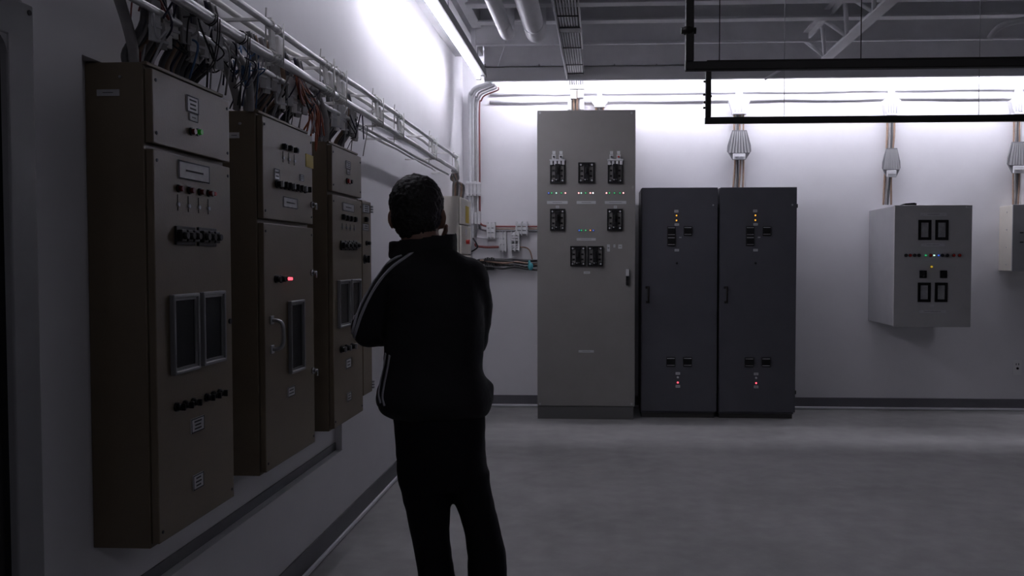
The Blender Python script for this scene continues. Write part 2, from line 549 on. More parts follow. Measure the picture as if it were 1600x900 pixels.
def latch(t, f, parent, px, py):
    s, tt = f.st(px, py)
    mb = MB()
    f.cyl(mb, s - 0.02, tt, 0.014, 0, 0.010, 14)
    f.cyl(mb, s - 0.02, tt, 0.008, 0.010, 0.024, 12)
    f.box(mb, s - 0.026, s - 0.014, tt - 0.022, tt + 0.006, 0.018, 0.026, 0.002)
    return t.part('quarter_turn_latch', mb, 'chrome', parent)


def left_cabinet(name, label, y0, y1, z0, z1, gap, top_lip=True, x_back=NI, hung=True):
    """Wall cabinet: deep body and thick tray-shaped doors; gap is the height of the split between the doors."""
    t = Thing(name, label, 'electrical cabinet', (x_back, (y0 + y1) / 2, z0))
    mb = MB()
    mb.box(x_back + 0.001, XB, y0, y1, z0 - 0.012, z1 + 0.016, 0.003)
    if top_lip:
        mb.box(XB - 0.004, XB + 0.012, y0 - 0.001, y1 - 0.015, z1 + 0.008, z1 + 0.018, 0.002)
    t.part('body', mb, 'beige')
    doors = []
    rng = [(z0, z1)] if gap is None else [(gap + 0.008, z1), (z0, gap - 0.008)]
    for a, b in rng:
        mb = MB()
        mb.box(XB + 0.002, XFR, y0 + 0.004, y1, a, b, 0.003)
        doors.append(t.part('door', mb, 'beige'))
        for yy in (y0 + 0.022, y1 - 0.018):
            for zz in (a + 0.03, b - 0.03):
                mbb = MB()
                FL.cyl(mbb, yy, zz, 0.005, 0, 0.002, 8)
                t.part('bolt', mbb, 'ink', doors[-1])
    return t, doors


# nearest cabinet, a grey frame around a dark glazed opening, mostly out of the picture
t = Thing('electrical_cabinet', 'grey cabinet with a dark glazed opening at the left edge of the picture', 'electrical cabinet', (NI, 1.45, 0.69))
yw = FL.st(17, 300)[0]
zt = onX(16, 55, XFR).z
t.part('body', MB().box(WL + 0.001, XB, 1.10, 1.792, 0.68, 2.07, 0.003), 'grey_side')
mb = MB()
mb.box(XB + 0.002, XFR, yw, 1.792, 0.69, 2.057, 0.004)
mb.box(XB + 0.002, XFR, 1.10, 1.17, 0.69, 2.057, 0.004)
mb.box(XB + 0.002, XFR, 1.16, yw + 0.01, zt, 2.057, 0.004)
mb.box(XB + 0.002, XFR, 1.16, yw + 0.01, 0.69, 0.76, 0.004)
c = Vector((XB + 0.002, yw, zt))
arc = [c + Vector((0, 0.004, 0.004))] + [c + Vector((0, -0.04 + 0.04 * math.cos(a), -0.04 + 0.04 * math.sin(a))) for a in [R(k * 15) for k in range(7)]][::-1]
mb.prism(arc, (XFR - XB - 0.004, 0, 0))
dr = t.part('door', mb, 'grey_side')
t.part('window_pane', MB().box(XB + 0.003, XB + 0.007, 1.165, yw + 0.004, 0.755, zt + 0.004), 'glass_dark', dr)
mb = MB(); FL.cyl(mb, *FL.st(45, 20), 0.006, 0, 0.003, 8); t.part('bolt', mb, 'ink', dr)

# first beige cabinet
Y1a, Y1b = FL.st(236, 105)[0], 2.757
gz = FL.st(300, 243)[1]
t1, (dt, db) = left_cabinet('electrical_cabinet', 'beige wall cabinet nearest the camera, with a green button and two tall windows', Y1a, Y1b, 0.693, 2.034, gz)
plate(t1, FL, dt, (291, 151, 309, 177), lines=3)
plate(t1, FL, dt, (295, 178, 308, 190), 'plate_dim', 1)
button(t1, FL, dt, 298, 205.5, 'redbtn', 0.0095)
button(t1, FL, dt, 308, 206.5, 'grnbtn', 0.0095)
plate(t1, FL, db, (278, 255, 326, 283), lines=1)
for px, py in ((278, 294.5), (295, 297.5), (311, 300), (325, 302)):
    button(t1, FL, db, px, py, 'redbtn', 0.009, 0.018)
button(t1, FL, db, 331, 303, 'redbtn2', 0.007, 0.014)
for px, py in ((277.5, 319.5), (294, 322), (310, 324), (325, 326)):
    lens(t1, FL, db, px, py, 0.03)
cam_switch_block(t1, FL, db, (272, 354, 302, 383), 3)
cam_switch_block(t1, FL, db, (307, 356, 335, 385), 3)
window(t1, FL, db, (265, 459, 306, 582))
window(t1, FL, db, (312, 455, 347, 568))
for px, py in ((275, 636), (288, 632.5), (301, 628.5), (322, 621), (332, 617.5), (342, 614)):
    rotary(t1, FL, db, px, py, 0.011)
plate(t1, FL, db, (298, 652, 318, 674), lines=3)
plate(t1, FL, db, (301, 740, 317, 763), lines=3)
mb = MB(); FL.cyl(mb, Y1b - 0.02, FL.st(357, 502)[1], 0.009, 0, 0.006, 12); t1.part('lock', mb, 'black', db)
# labels on its near side (a face that looks towards the camera)
FS1 = Face('Y', Y1a)
plate(t1, FS1, None, (152, 140, 187, 150), 'plate', 1, rim=False)
mb = MB(); FS1.cyl(mb, *FS1.st(188, 120), 0.004, 0, 0.004, 8); t1.part('bolt', mb, 'steel')

# second beige cabinet
Y2a, Y2b = FL.st(409, 180)[0], 3.562
gz = FL.st(450, 349)[1]
t2, (dt, db) = left_cabinet('electrical_cabinet', 'beige wall cabinet with a yellow tag, a curved pull handle and one lit red lamp', Y2a, Y2b, 0.703, 2.034, gz)
for px, py in ((442, 229), (451, 232), (460, 235)):
    square_button(t2, FL, dt, px, py)
for px, py in ((442, 247), (451, 249.5), (459.5, 252)):
    lens(t2, FL, dt, px, py, 0.028)
mb = MB(); FL.box(mb, *FL.rect(477.5, 242, 489, 262), 0, 0.002)
t2.part('warning_tag', mb, 'yellow', dt, 'yellow tag')
plate(t2, FL, dt, (428, 264, 436, 281), 'plate_dim', 2)
plate(t2, FL, dt, (468, 273, 473.5, 283), 'plate_dim', 2)
for k in range(8):
    a = k / 7
    rotary(t2, FL, dt, 432 + 44 * a, 287.5 + 9 * a, 0.0125, 'black', 'black' if k % 3 else 'steel')
plate(t2, FL, dt, (442, 309, 464, 325), lines=1)
latch(t2, FL, dt, 489, 320.5)
latch(t2, FL, db, 489, 426)
latch(t2, FL, db, 490.5, 578)
button(t2, FL, db, 430.5, 436, 'black', 0.012, 0.022)
button(t2, FL, db, 438.5, 436, 'black', 0.012, 0.022)
button(t2, FL, db, 447.5, 435.5, 'led_red', 0.0065, 0.024, 'indicator_light')
s, za = FL.st(424, 500); zb = FL.st(424, 546)[1]
pts = [FL.p(s, za, 0), FL.p(s, za - 0.004, 0.03), FL.p(s, za - 0.025, 0.045), FL.p(s, zb + 0.025, 0.045), FL.p(s, zb + 0.004, 0.03), FL.p(s, zb, 0)]
mb = MB(); mb.tube(spline(pts, 5), 0.0075, 8)
for z in (za, zb): FL.box(mb, s - 0.014, s + 0.014, z - 0.016, z + 0.016, 0, 0.006, 0.002)
t2.part('pull_handle', mb, 'steel', db)
window(t2, FL, db, (450, 469, 472, 581))
plate(t2, FL, db, (449, 604, 460, 619), lines=2)
FS2 = Face('Y', Y2a)
plate(t2, FS2, None, (358.5, 207, 374, 216), 'paper', 1, rim=False)
mb = MB(); FS2.cyl(mb, *FS2.st(375, 193), 0.005, 0, 0.004, 8); t2.part('bolt', mb, 'steel')

# third beige cabinet
Y3a, Y3b = FL.st(518, 227)[0], 4.30
gz = FL.st(540, 306)[1]
t3, (dt, db) = left_cabinet('electrical_cabinet', 'beige wall cabinet partly hidden by the sleeve of the man', Y3a, Y3b, 0.706, 2.034, gz)
plate(t3, FL, dt, (540, 252, 547, 264), lines=3)
plate(t3, FL, dt, (541.5, 265, 546, 273), 'plate_dim', 1)
button(t3, FL, dt, 542, 283, 'redbtn2', 0.012)
button(t3, FL, dt, 546.5, 284, 'black', 0.010)
plate(t3, FL, db, (535, 318, 552.5, 330.5), lines=1)
for px, py in ((535, 339), (541, 341), (547, 342), (553, 343)):
    square_button(t3, FL, db, px, py, 'black', 0.012)
for px, py in ((534.5, 355), (541, 356), (547, 357), (553, 357.5)):
    lens(t3, FL, db, px, py, 0.02)
for k in range(4):
    cam_switch_block(t3, FL, db, (531.5 + k * 6.4, 376, 537.2 + k * 6.4, 391), 1)
window(t3, FL, db, (527, 437.5, 544.5, 511))
window(t3, FL, db, (546.5, 436, 561, 506))
for px, py in ((532.5, 546), (540.5, 543.5), (549, 541)):
    rotary(t3, FL, db, px, py, 0.014, 'black', 'steel')
plate(t3, FL, db, (540, 560, 548, 575), lines=2)
plate(t3, FL, db, (542, 613, 548.5, 626), lines=2)

# narrow cabinet at the end of the row
Y4a, Y4b = 4.312, 4.478
t4 = Thing('electrical_cabinet', 'narrow low beige cabinet tight against the far end of the beige row', 'electrical cabinet', (NI, 4.39, 0.78))
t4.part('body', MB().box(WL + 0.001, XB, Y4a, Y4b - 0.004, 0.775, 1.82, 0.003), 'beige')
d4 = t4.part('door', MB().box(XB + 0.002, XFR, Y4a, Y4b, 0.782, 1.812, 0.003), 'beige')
plate(t4, FL, d4, (566.5, 319.5, 576.5, 332.5), 'paper', 3)
plate(t4, FL, d4, (566.5, 349.5, 575.5, 360.5), 'paper', 2)
square_button(t4, FL, d4, 570.5, 343, 'black', 0.012)
button(t4, FL, d4, 572, 380, 'black', 0.010, 0.026)
rotary(t4, FL, d4, 569.5, 405, 0.020)
for y0_, y1_ in ((321, 333), (595, 608)):
    za = FL.st(579.5, y0_)[1]; zb = FL.st(579.5, y1_)[1]
    mb = MB()
    for k in range(3):
        mb.cyl((XFR + 0.004, Y4b + 0.002, zb + (za - zb) * (k + 0.1) / 3), (XFR + 0.004, Y4b + 0.002, zb + (za - zb) * (k + 0.8) / 3), 0.009, 8)
    t4.part('hinge', mb, 'steel', d4)

# cream cabinet near the corner, past the man's head
XF5 = -1.20
t5 = Thing('electrical_cabinet', 'cream wall cabinet in the far left corner, just past the head of the man', 'electrical cabinet', (WL, 7.4, 1.1))
t5.part('body', MB().box(WL + 0.001, XF5 - 0.024, 7.14, 7.66, 1.10, 2.05, 0.003), 'cream')
F5 = Face('X', XF5)
zs = [2.04, 1.805, 1.545, 1.11]
for k in range(3):
    mb = MB(); mb.box(XF5 - 0.020, XF5, 7.145, 7.655, zs[k + 1] + 0.006, zs[k] - 0.006, 0.003)
    d5 = t5.part('door', mb, 'cream')
    if k == 0:
        mb = MB(); F5.box(mb, 7.36, 7.54, 1.83, 1.98, 0, 0.002); t5.part('warning_tag', mb, 'yellow', d5, 'yellow tag')
    if k == 1:
        mb = MB(); F5.cyl(mb, 7.40, 1.66, 0.02, 0, 0.03, 12); t5.part('push_button', mb, 'redbtn2', d5, 'red button')
        mb = MB(); F5.box(mb, 7.34, 7.42, 1.72, 1.775, 0, 0.003); t5.part('nameplate', mb, 'plate', d5)

# ------------------------------------------------------------------ cabinets against the back wall
# tall taupe cabinet
YT = 7.79
FT = Face('Y', YT)
xa, xb = FT.st(839.5, 400)[0], FT.st(992.5, 400)[0]
zt, zk = FT.st(916, 172)[1], FT.st(916, 634.5)[1]
tt_ = Thing('electrical_cabinet', 'tall taupe floor cabinet with rows of coloured indicator lights', 'electrical cabinet', ((xa + xb) / 2, YT + 0.3, 0))
tt_.part('body', MB().box(xa + 0.006, xb - 0.006, YT + 0.022, D - 0.03, zk + 0.002, zt - 0.002, 0.004), 'taupe')
dT = tt_.part('front_panel', MB().box(xa, xb, YT, YT + 0.02, zk, zt, 0.004), 'taupe')
tt_.part('plinth', MB().box(xa + 0.002, xb - 0.014, YT + 0.006, D - 0.03, 0, zk - 0.004), 'taupe_dark')
for px in (843.6, 987):
    for py in (176.5, 631):
        mb = MB(); FT.cyl(mb, *FT.st(px, py), 0.010, 0, 0.004, 10); tt_.part('bolt', mb, 'steel', dT)


def breaker(t, f, rect, clear=False):
    s0, s1, t0, t1 = f.rect(*rect)
    w, h = s1 - s0, t1 - t0
    mb = MB()
    e = w * 0.09
    f.box(mb, s0, s0 + e, t0, t1, 0, 0.02, 0.002)
    f.box(mb, s1 - e, s1, t0, t1, 0, 0.02, 0.002)
    f.box(mb, s0 + e, s1 - e, t0, t0 + e, 0, 0.02)
    f.box(mb, s0 + e, s1 - e, t1 - e, t1, 0, 0.02)
    f.box(mb, s0 + w * 0.34, s1 - w * 0.34, t0 + h * 0.18, t1 - h * 0.12, 0, 0.035, 0.004)
    for c_ in (0.12, 0.88):
        for a_ in (0.16, 0.84):
            f.box(mb, s0 + w * (a_ - 0.10), s0 + w * (a_ + 0.10), t0 + h * (c_ - 0.075), t0 + h * (c_ + 0.075), 0, 0.018, 0.002)
        f.box(mb, s0 + w * 0.3, s1 - w * 0.3, t0 + h * (c_ - 0.06), t0 + h * (c_ + 0.06), 0, 0.014)
    for k_ in range(2):
        f.box(mb, s0 + w * 0.15, s0 + w * 0.30, t0 + h * (0.3 + 0.25 * k_), t0 + h * (0.38 + 0.25 * k_), 0, 0.01)
        f.box(mb, s1 - w * 0.30, s1 - w * 0.15, t0 + h * (0.3 + 0.25 * k_), t0 + h * (0.38 + 0.25 * k_), 0, 0.01)
    b = t.part('breaker', mb, 'black')
    mb = MB()
    f.box(mb, s0 + w * 0.44, s1 - w * 0.44, t0 + h * 0.45, t0 + h * 0.72, 0.035, 0.075, 0.004)
    t.part('lever', mb, 'black', b)
    mb = MB()
    for a in (0.16, 0.84):
        for c_ in (0.12, 0.88):
            f.cyl(mb, s0 + w * a, t0 + h * c_, w * 0.06, 0.02, 0.024, 8)
    f.cyl(mb, s0 + w * 0.42, t0 + h * 0.17, w * 0.05, 0.012, 0.03, 8)
    f.cyl(mb, s0 + w * 0.56, t0 + h * 0.2, w * 0.05, 0.012, 0.03, 8)
    t.part('screw', mb, 'paper', b)  # pale non-metal tone stands in for the glint of the screws
    return b


def topped_breaker(t, f, rect, second):
    breaker(t, f, rect)
    x0, y0, x1, y1 = rect
    mb = MB()
    s0, s1, t0, t1 = f.rect(x0 - 0.5, y0 - 3.0, x1 + 0.5, y0 + 5.5)
    w = s1 - s0
    for k in range(4):
        f.box(mb, s0 + w * (k * 0.25 + 0.03), s0 + w * (k * 0.25 + 0.2), t0, t1, 0, 0.03, 0.003)
    f.box(mb, s0, s1, t1 - 0.012, t1, 0, 0.036, 0.003)
    t.part('terminal_cover', mb, 'wclamp')
    for k, px in enumerate((x0 + 6, x0 + 17)):
        mb = MB()
        f.box(mb, *f.rect(px - 3.2, y0 - 11, px + 3.2, y0 - 3), 0, 0.006, 0.001)
        f.box(mb, *f.rect(px - 2.4, y0 - 16.5, px + 2.4, y0 - 11.6), 0, 0.003)
        t.part('button_plate', mb, 'clamp')
        mb = MB(); f.cyl(mb, *f.st(px, y0 - 7), 0.013, 0.006, 0.020, 12)
        mb.mi = 1; f.cyl(mb, *f.st(px, y0 - 7), 0.009, 0.020, 0.026, 12)
        t.part('push_button', mb, ['paper', 'redbtn2' if (k and second) else 'ink'])


topped_breaker(tt_, FT, (859.5, 252.5, 883, 286.5), False)
topped_breaker(tt_, FT, (949.5, 252.5, 973, 286.5), True)
breaker(tt_, FT, (903.5, 254, 929, 286))
breaker(tt_, FT, (859.5, 326.5, 883, 360.5))
breaker(tt_, FT, (948.5, 326.5, 972.8, 360.5))
breaker(tt_, FT, (891, 384.5, 915.5, 416))
breaker(tt_, FT, (918, 384.5, 942.5, 416))


def leds(t, f, row, y, r=0.0085):
    for px, c_ in row:
        s, z = f.st(px, y)
        mb = MB()
        f.cyl(mb, s, z, r * 1.35, 0, 0.006, 10)
        mb.mi = 1
        mb.ball(f.p(s, z, 0.006), r, r * 0.7, r, 10)
        t.part('indicator_light', mb, ['black', c_])


leds(tt_, FT, ((857.3, 'led_blue'), (862, 'led_green'), (869.2, 'led_mint'), (877, 'led_green'), (883.4, 'led_pink')), 301.7)
leds(tt_, FT, ((904.2, 'led_pink'), (908.2, 'led_mint'), (915, 'led_green'), (922.3, 'led_pink'), (926.6, 'led_white')), 301.7)
leds(tt_, FT, ((947.6, 'led_pink'), (952.2, 'led_green'), (960, 'led_green'), (968.6, 'led_green'), (974, 'led_pink')), 301.7)
leds(tt_, FT, ((905, 'led_blue'), (908.4, 'led_green'), (915, 'led_green'), (922.3, 'led_orange'), (927, 'led_blue')), 360)
for r_ in ((854.6, 314, 887, 318.6), (901, 314, 931, 318.6), (945, 314, 978.5, 318.6), (901, 372, 931, 376), (904, 547, 928, 550.8), (912, 424, 922, 427.8),
           (868.5, 321.5, 873.5, 325.5), (959, 321.5, 964, 325.5)):
    plate(tt_, FT, None, r_, 'plate_dim', 1, rim=False)
for r_ in ((948.5, 382, 953, 393), (958.5, 382, 961.5, 386.5), (966, 382, 972, 388.5)):
    plate(tt_, FT, None, r_, 'plate', 1, 'sticker', 0.001, rim=False)
mb = MB()
s0, s1, z0, z1 = FT.rect(978, 421, 982.5, 445)
FT.box(mb, s0, s1, z0, z1, 0, 0.03, 0.004)
mb.mi = 1
FT.box(mb, s0 - 0.001, s1 + 0.001, (z0 + z1) / 2 + 0.01, z1 + 0.002, 0.005, 0.036, 0.004)
tt_.part('handle', mb, ['black', 'paper'])  # upper grip pale instead of chrome, its shine put into the colour

# two dark cabinets side by side
YC = 7.885
FC = Face('Y', YC)
xa, xb = FC.st(1002.5, 470)[0], FC.st(1120.6, 470)[0]
zt, zk = FC.st(1060, 293)[1], FC.st(1060, 643)[1]
tc = Thing('electrical_cabinet', 'charcoal floor cabinet standing right beside the tall taupe cabinet', 'electrical cabinet', ((xa + xb) / 2, YC + 0.25, 0), 'charcoal floor cabinets')
tc.part('body', MB().box(xa - 0.006, xb - 0.010, YC + 0.024, D - 0.03, zk - 0.02, zt - 0.004, 0.004), 'char')
tc.part('door', MB().box(xa, xb, YC, YC + 0.022, zk, zt, 0.004), 'char')
tc.part('plinth', MB().box(xa + 0.004, xb - 0.02, YC + 0.035, D - 0.03, 0, zk - 0.022), 'char_dark')


def panel_meter(t, f, rect):
    s0, s1, t0, t1 = f.rect(*rect)
    h = t1 - t0
    mb = MB()
    f.box(mb, s0, s1, t0, t1, 0, 0.014, 0.003)
    f.box(mb, s0 + 0.006, s1 - 0.006, t0 + h * 0.28, t1 - h * 0.26, 0.014, 0.018, 0.001)
    mb.mi = 1
    f.box(mb, s0 + 0.006, s1 - 0.006, t1 - h * 0.16, t1 - h * 0.10, 0.014, 0.020)
    f.box(mb, s0 + 0.006, s1 - 0.006, t0 + h * 0.13, t0 + h * 0.17, 0.014, 0.018)
    return t.part('panel_meter', mb, ['black', 'plate'])


for r_ in ((1042.5, 354, 1055.3, 369), (1042.5, 369.6, 1055.3, 384.4), (1068, 353.8, 1081, 368.4), (1041, 557.8, 1055, 572.6), (1067.3, 557.8, 1081, 572.6)):
    panel_meter(tc, FC, r_)
for r_ in ((1053.6, 328, 1060, 332), (1054, 349, 1061, 352.6), (1054, 389, 1061, 392.8), (1055.6, 581.6, 1062.6, 585.4), (1055.6, 601.6, 1062.6, 605.6), (1061, 370, 1065, 372)):
    plate(tc, FC, None, r_, 'plate_dim', 1, rim=False)
leds(tc, FC, ((1057, 'led_amber'),), 336.8, 0.008)
leds(tc, FC, ((1057, 'led_amber'),), 344.4, 0.008)
leds(tc, FC, ((1059, 'led_red'),), 597.6, 0.009)
mb = MB(); FC.cyl(mb, *FC.st(1059, 589.5), 0.010, 0, 0.008, 10); tc.part('push_button', mb, 'paper')
mb = MB(); FC.cyl(mb, *FC.st(1057.5, 411.3), 0.011, 0, 0.010, 12); tc.part('lock', mb, 'black')
s, za = FC.st(1013, 449); zb = FC.st(1013, 472)[1]
mb = MB()
mb.tube(spline([FC.p(s, za, 0), FC.p(s, za - 0.004, 0.03), FC.p(s, za - 0.02, 0.04), FC.p(s, zb + 0.02, 0.04), FC.p(s, zb + 0.004, 0.03), FC.p(s, zb, 0)], 4), 0.009, 8)
FC.box(mb, s - 0.028, s + 0.012, za - 0.012, za + 0.010, 0, 0.012, 0.002)
FC.box(mb, s - 0.022, s + 0.012, zb - 0.010, zb + 0.012, 0, 0.012, 0.002)
tc.part('pull_handle', mb, 'black_metal')
mb = MB(); FC.cyl(mb, *FC.st(1114.3, 320.5), 0.008, 0, 0.008, 8); tc.part('bolt', mb, 'steel')
for py in (322, 612.5):
    z = FC.st(1121, py)[1]
    mb = MB()
    mb.box(xb - 0.002, xb + 0.010, YC + 0.004, YC + 0.022, z - 0.018, z + 0.018, 0.003)
    tc.part('hinge', mb, 'black')
c2 = copy_tree(tc.o, None, (FC.st(1124.7, 470)[0] - xa, 0.0, 0))
c2['label'] = 'charcoal floor cabinet with copper cables rising behind its top'

# grey wall cabinet on the right
YW = 7.70
FWc = Face('Y', YW)
xa, xb = FWc.st(1397, 415)[0], FWc.st(1518, 415)[0]
z1_, z0_ = FWc.st(1457, 320.5)[1], FWc.st(1457, 511)[1]
tw = Thing('electrical_cabinet', 'grey wall cabinet with four dark meter windows and a row of coloured lamps', 'electrical cabinet', ((xa + xb) / 2, D, z0_))
tw.part('body', MB().box(xa + 0.004, xb - 0.004, YW + 0.022, D - 0.001, z0_ + 0.006, z1_ - 0.006, 0.004), 'grey_side')
tw.part('front_panel', MB().box(xa, xb, YW, YW + 0.02, z0_, z1_, 0.003), 'grey')
for r_ in ((1434.5, 343.5, 1455, 375), (1461, 343.5, 1481.7, 375), (1433.6, 441.5, 1454, 472), (1460.3, 441.5, 1480.3, 472)):
    window(tw, FWc, None, r_, 'glass_grey', 'black', 0.015, 0.009)
for r_ in ((1438, 332.5, 1479, 337.5), (1439, 380.5, 1476, 385), (1436, 484.5, 1478, 489)):
    plate(tw, FWc, None, r_, 'plate', 1, rim=False)
plate(tw, FWc, None, (1452.5, 476.5, 1459.5, 479), 'plate_dim', 0, rim=False)
plate(tw, FWc, None, (1509, 321.5, 1517, 325), 'paper', 2, 'sticker', 0.001, rim=False)
for px, m_ in ((1415.6, 'ink'), (1422, 'redbtn2'), (1429, 'ink'), (1436, 'ink'), (1446, 'led_green'), (1454, 'redbtn2'), (1459, 'led_mint'), (1466, 'led_blue'), (1472.3, 'ink'), (1480, 'ink'), (1490, 'redbtn2'), (1499, 'redbtn2')):
    button(tw, FWc, None, px, 399, m_, 0.012 if not m_.startswith('led') else 0.008, 0.016, 'indicator_light')
button(tw, FWc, None, 1455.2, 416.8, 'led_yellow', 0.010, 0.014, 'indicator_light')
for px in (1442, 1474):
    mb = MB()
    FWc.box(mb, *FWc.rect(px - 5.6, 422.5, px + 5.6, 434.5), 0, 0.010, 0.003)
    s, z = FWc.st(px, 428.5)
    FWc.cyl(mb, s, z, 0.022, 0.010, 0.03, 14, 0.018)
    FWc.box(mb, s - 0.005, s + 0.005, z - 0.02, z + 0.02, 0.03, 0.045, 0.002)
    tw.part('rotary_switch', mb, 'black')
for px in (1400.5, 1515.5):
    for py in (323.5, 508):
        mb = MB(); FWc.cyl(mb, *FWc.st(px, py), 0.006, 0, 0.003, 8); tw.part('bolt', mb, 'steel')

p = onY(1402, 318, 7.95); q = onY(1429, 318, 7.95)
mb = MB()
mb.prism([(p.x, 7.90, z1_), (q.x, 7.90, z1_), (q.x, 7.90, z1_ + 0.03), (q.x - 0.02, 7.90, z1_ + 0.036), (p.x + 0.06, 7.90, z1_ + 0.03), (p.x + 0.01, 7.90, z1_ + 0.012)], (0, 0.07, 0))
single('cable_clip', mb, 'black', 'small flat black object lying on top of the grey wall cabinet', 'cable clip', (p.x, 7.9, z1_))

# pale cabinet cut off by the right edge
YE = 8.16
FE = Face('Y', YE)
xa = FE.st(1582, 370)[0]
z1e, z0e = FE.st(1582, 319.5)[1], FE.st(1582, 424)[1]
te = Thing('electrical_cabinet', 'pale wall cabinet cut off by the right edge of the picture', 'electrical cabinet', (xa + 0.3, D, z0e))
te.part('body', MB().box(xa + 0.003, xa + 0.57, YE + 0.018, D - 0.001, z0e + 0.004, z1e - 0.004, 0.004), 'cream')
te.part('front_panel', MB().box(xa, xa + 0.574, YE, YE + 0.016, z0e, z1e, 0.003), 'grey_side')
for k in range(4):
    z = z0e + (z1e - z0e) * (0.1 + 0.265 * k)
    te.part('bolt', MB().cyl((xa + 0.0035, YE + 0.12, z), (xa - 0.002, YE + 0.12, z), 0.006, 8), 'steel')
for py in (363.5, 378.5):
    mb = MB(); FE.box(mb, *FE.rect(1593.5, py - 1, 1599, py + 1), 0, 0.004); te.part('slot', mb, 'ink')

# socket outlet
FO = Face('Y', D - 0.001)
to = Thing('wall_outlet', 'white socket outlet low on the back wall at the right edge', 'outlet', (FO.st(1589, 575)[0], D, FO.st(1589, 575)[1]))
mb = MB(); FO.box(mb, *FO.rect(1582.5, 562.5, 1596, 586), 0, 0.006, 0.003); to.part('cover_plate', mb, 'outlet')
mb = MB(); FO.cyl(mb, *FO.st(1589.3, 575.5), 0.012, 0.006, 0.012, 14)
to.part('socket', mb, 'black')
mb = MB()
for px in (1587.4, 1591.2): FO.box(mb, *FO.rect(px - 0.6, 567.5, px + 0.6, 570.5), 0.006, 0.007)
to.part('slot', mb, 'ink')

# ------------------------------------------------------------------ conduits on the left wall
def wobble(p0, p1, n, amp):
    p0, p1 = Vector(p0), Vector(p1)
    return [p0.lerp(p1, k / n) + Vector((random.uniform(-amp, amp), 0, random.uniform(-amp, amp))) for k in range(n + 1)]


single('conduit', MB().tube(wobble((-1.2, 0.4, 2.353), (-1.2, 6.93, 2.353), 26, 0.003), 0.0125, 10), 'conduit', 'topmost of the grey conduits running along the left wall', 'conduit', (-1.2, 3.6, 2.35), 'conduits along the left wall')
single('conduit', MB().tube(wobble((-1.375, 0.4, 2.425), (-1.375, 6.85, 2.42), 30, 0.005), 0.012, 8), 'bracket', 'pale lumpy conduit pressed against the left wall behind the brackets', 'conduit', (-1.375, 3.6, 2.42), 'conduits along the left wall')
zC = onX(518, 146, -1.2).z
single('conduit', MB().tube(wobble((-1.2, 0.4, zC), (-1.2, 6.93, zC), 26, 0.003), [0.0155 + (0.003 if 6 < k < 12 else 0) for k in range(27)], 10), 'conduit', 'thick grey conduit clamped to the lower ends of the wall brackets', 'conduit', (-1.2, 3.6, zC), 'conduits along the left wall')
zD = onX(540, 183, -1.25).z
single('conduit', MB().tube(wobble((-1.25, 0.4, zD), (-1.25, 6.80, zD), 26, 0.003), 0.0105, 10), 'conduit', 'lowest grey conduit along the left wall, running just above the cabinet tops', 'conduit', (-1.25, 3.6, zD), 'conduits along the left wall')
zE = zD + 0.03
single('conduit', MB().tube(wobble((-1.345, 3.9, zE), (-1.345, 6.75, zE), 16, 0.003), 0.010, 8), 'conduit', 'thin grey conduit close to the wall beyond the third beige cabinet', 'conduit', (-1.345, 5.4, zE), 'conduits along the left wall')

for k, (y, n) in enumerate(((3.03, 1), (3.62, 1), (3.80, 1), (4.45, 1), (4.92, 1), (5.92, 1), (6.86, 1))):
    lab = ['first', 'second', 'third', 'fourth', 'fifth', 'sixth', 'last'][k] + ' conduit bracket from the camera along the left wall'
    t = Thing('conduit_bracket', lab, 'conduit bracket', (WL, y, 2.3), 'conduit brackets on the left wall')
    wdt = 0.05
    for z in (2.382, zC - 0.022):
        t.part('arm', MB().box(WL, -1.205, y - 0.008, y + 0.008, z - 0.006, z + 0.006, 0.002), 'bracket')
    t.part('rod', MB().tube([(-1.222, y - 0.024, zC - 0.05), (-1.220, y - 0.024, 2.385), (-1.214, y - 0.034, 2.415)], 0.0032, 6), 'bracket')
    t.part('rod', MB().tube([(-1.178, y + 0.034, zC - 0.03), (-1.176, y + 0.034, 2.375)], 0.003, 6), 'bracket')
    t.part('clamp_plate', MB().prism([(-1.188, y - wdt, zC + 0.022), (-1.188, y - 0.006, zC + 0.022), (-1.192, y - 0.010, 2.332), (-1.192, y - wdt, 2.335)], (-0.010, 0, 0)), 'bracket')
    t.part('clamp_plate', MB().prism([(-1.184, y + 0.004, zC + 0.016), (-1.184, y + wdt, zC + 0.018), (-1.188, y + wdt - 0.006, 2.315), (-1.188, y + 0.010, 2.322)], (-0.010, 0, 0)), 'bracket')
    for dy in (-0.045, -0.02, 0.008, 0.035):
        t.part('strap', MB().tube([Vector((-1.2 + 0.019 * math.cos(a), y + dy, zC + 0.019 * math.sin(a))) for a in [R(q * 36) for q in range(11)]], 0.004, 5), 'bracket')
    for dy in (-0.035, 0.03):
        t.part('strap', MB().tube([Vector((-1.2 + 0.0155 * math.cos(a), y + dy, 2.353 + 0.0155 * math.sin(a))) for a in [R(q * 36) for q in range(11)]], 0.004, 5), 'bracket')

# end pieces of the conduits and the cables that fall to the cream cabinet
mb = MB()
for k in range(6):
    y = 7.22 + 0.05 * k
    mb.mi = k % 3
    mb.tube(spline([(-1.2 - 0.02 * (k % 3), 6.9 + 0.012 * k, zC - 0.01 * (k % 2)), (-1.21 - 0.015 * k, 7.05 + 0.02 * k, zC - 0.05), (-1.28 + 0.008 * k, y, 2.17), (-1.29 + 0.008 * k, y + 0.02, 2.046)], 6), 0.011, 6)
single('cable_bundle', mb, ['hose', 'copper', 'hose_d'], 'bundle of tan and dark cables curving down onto the cream corner cabinet', 'cable bundle', (-1.25, 7.2, 2.05))

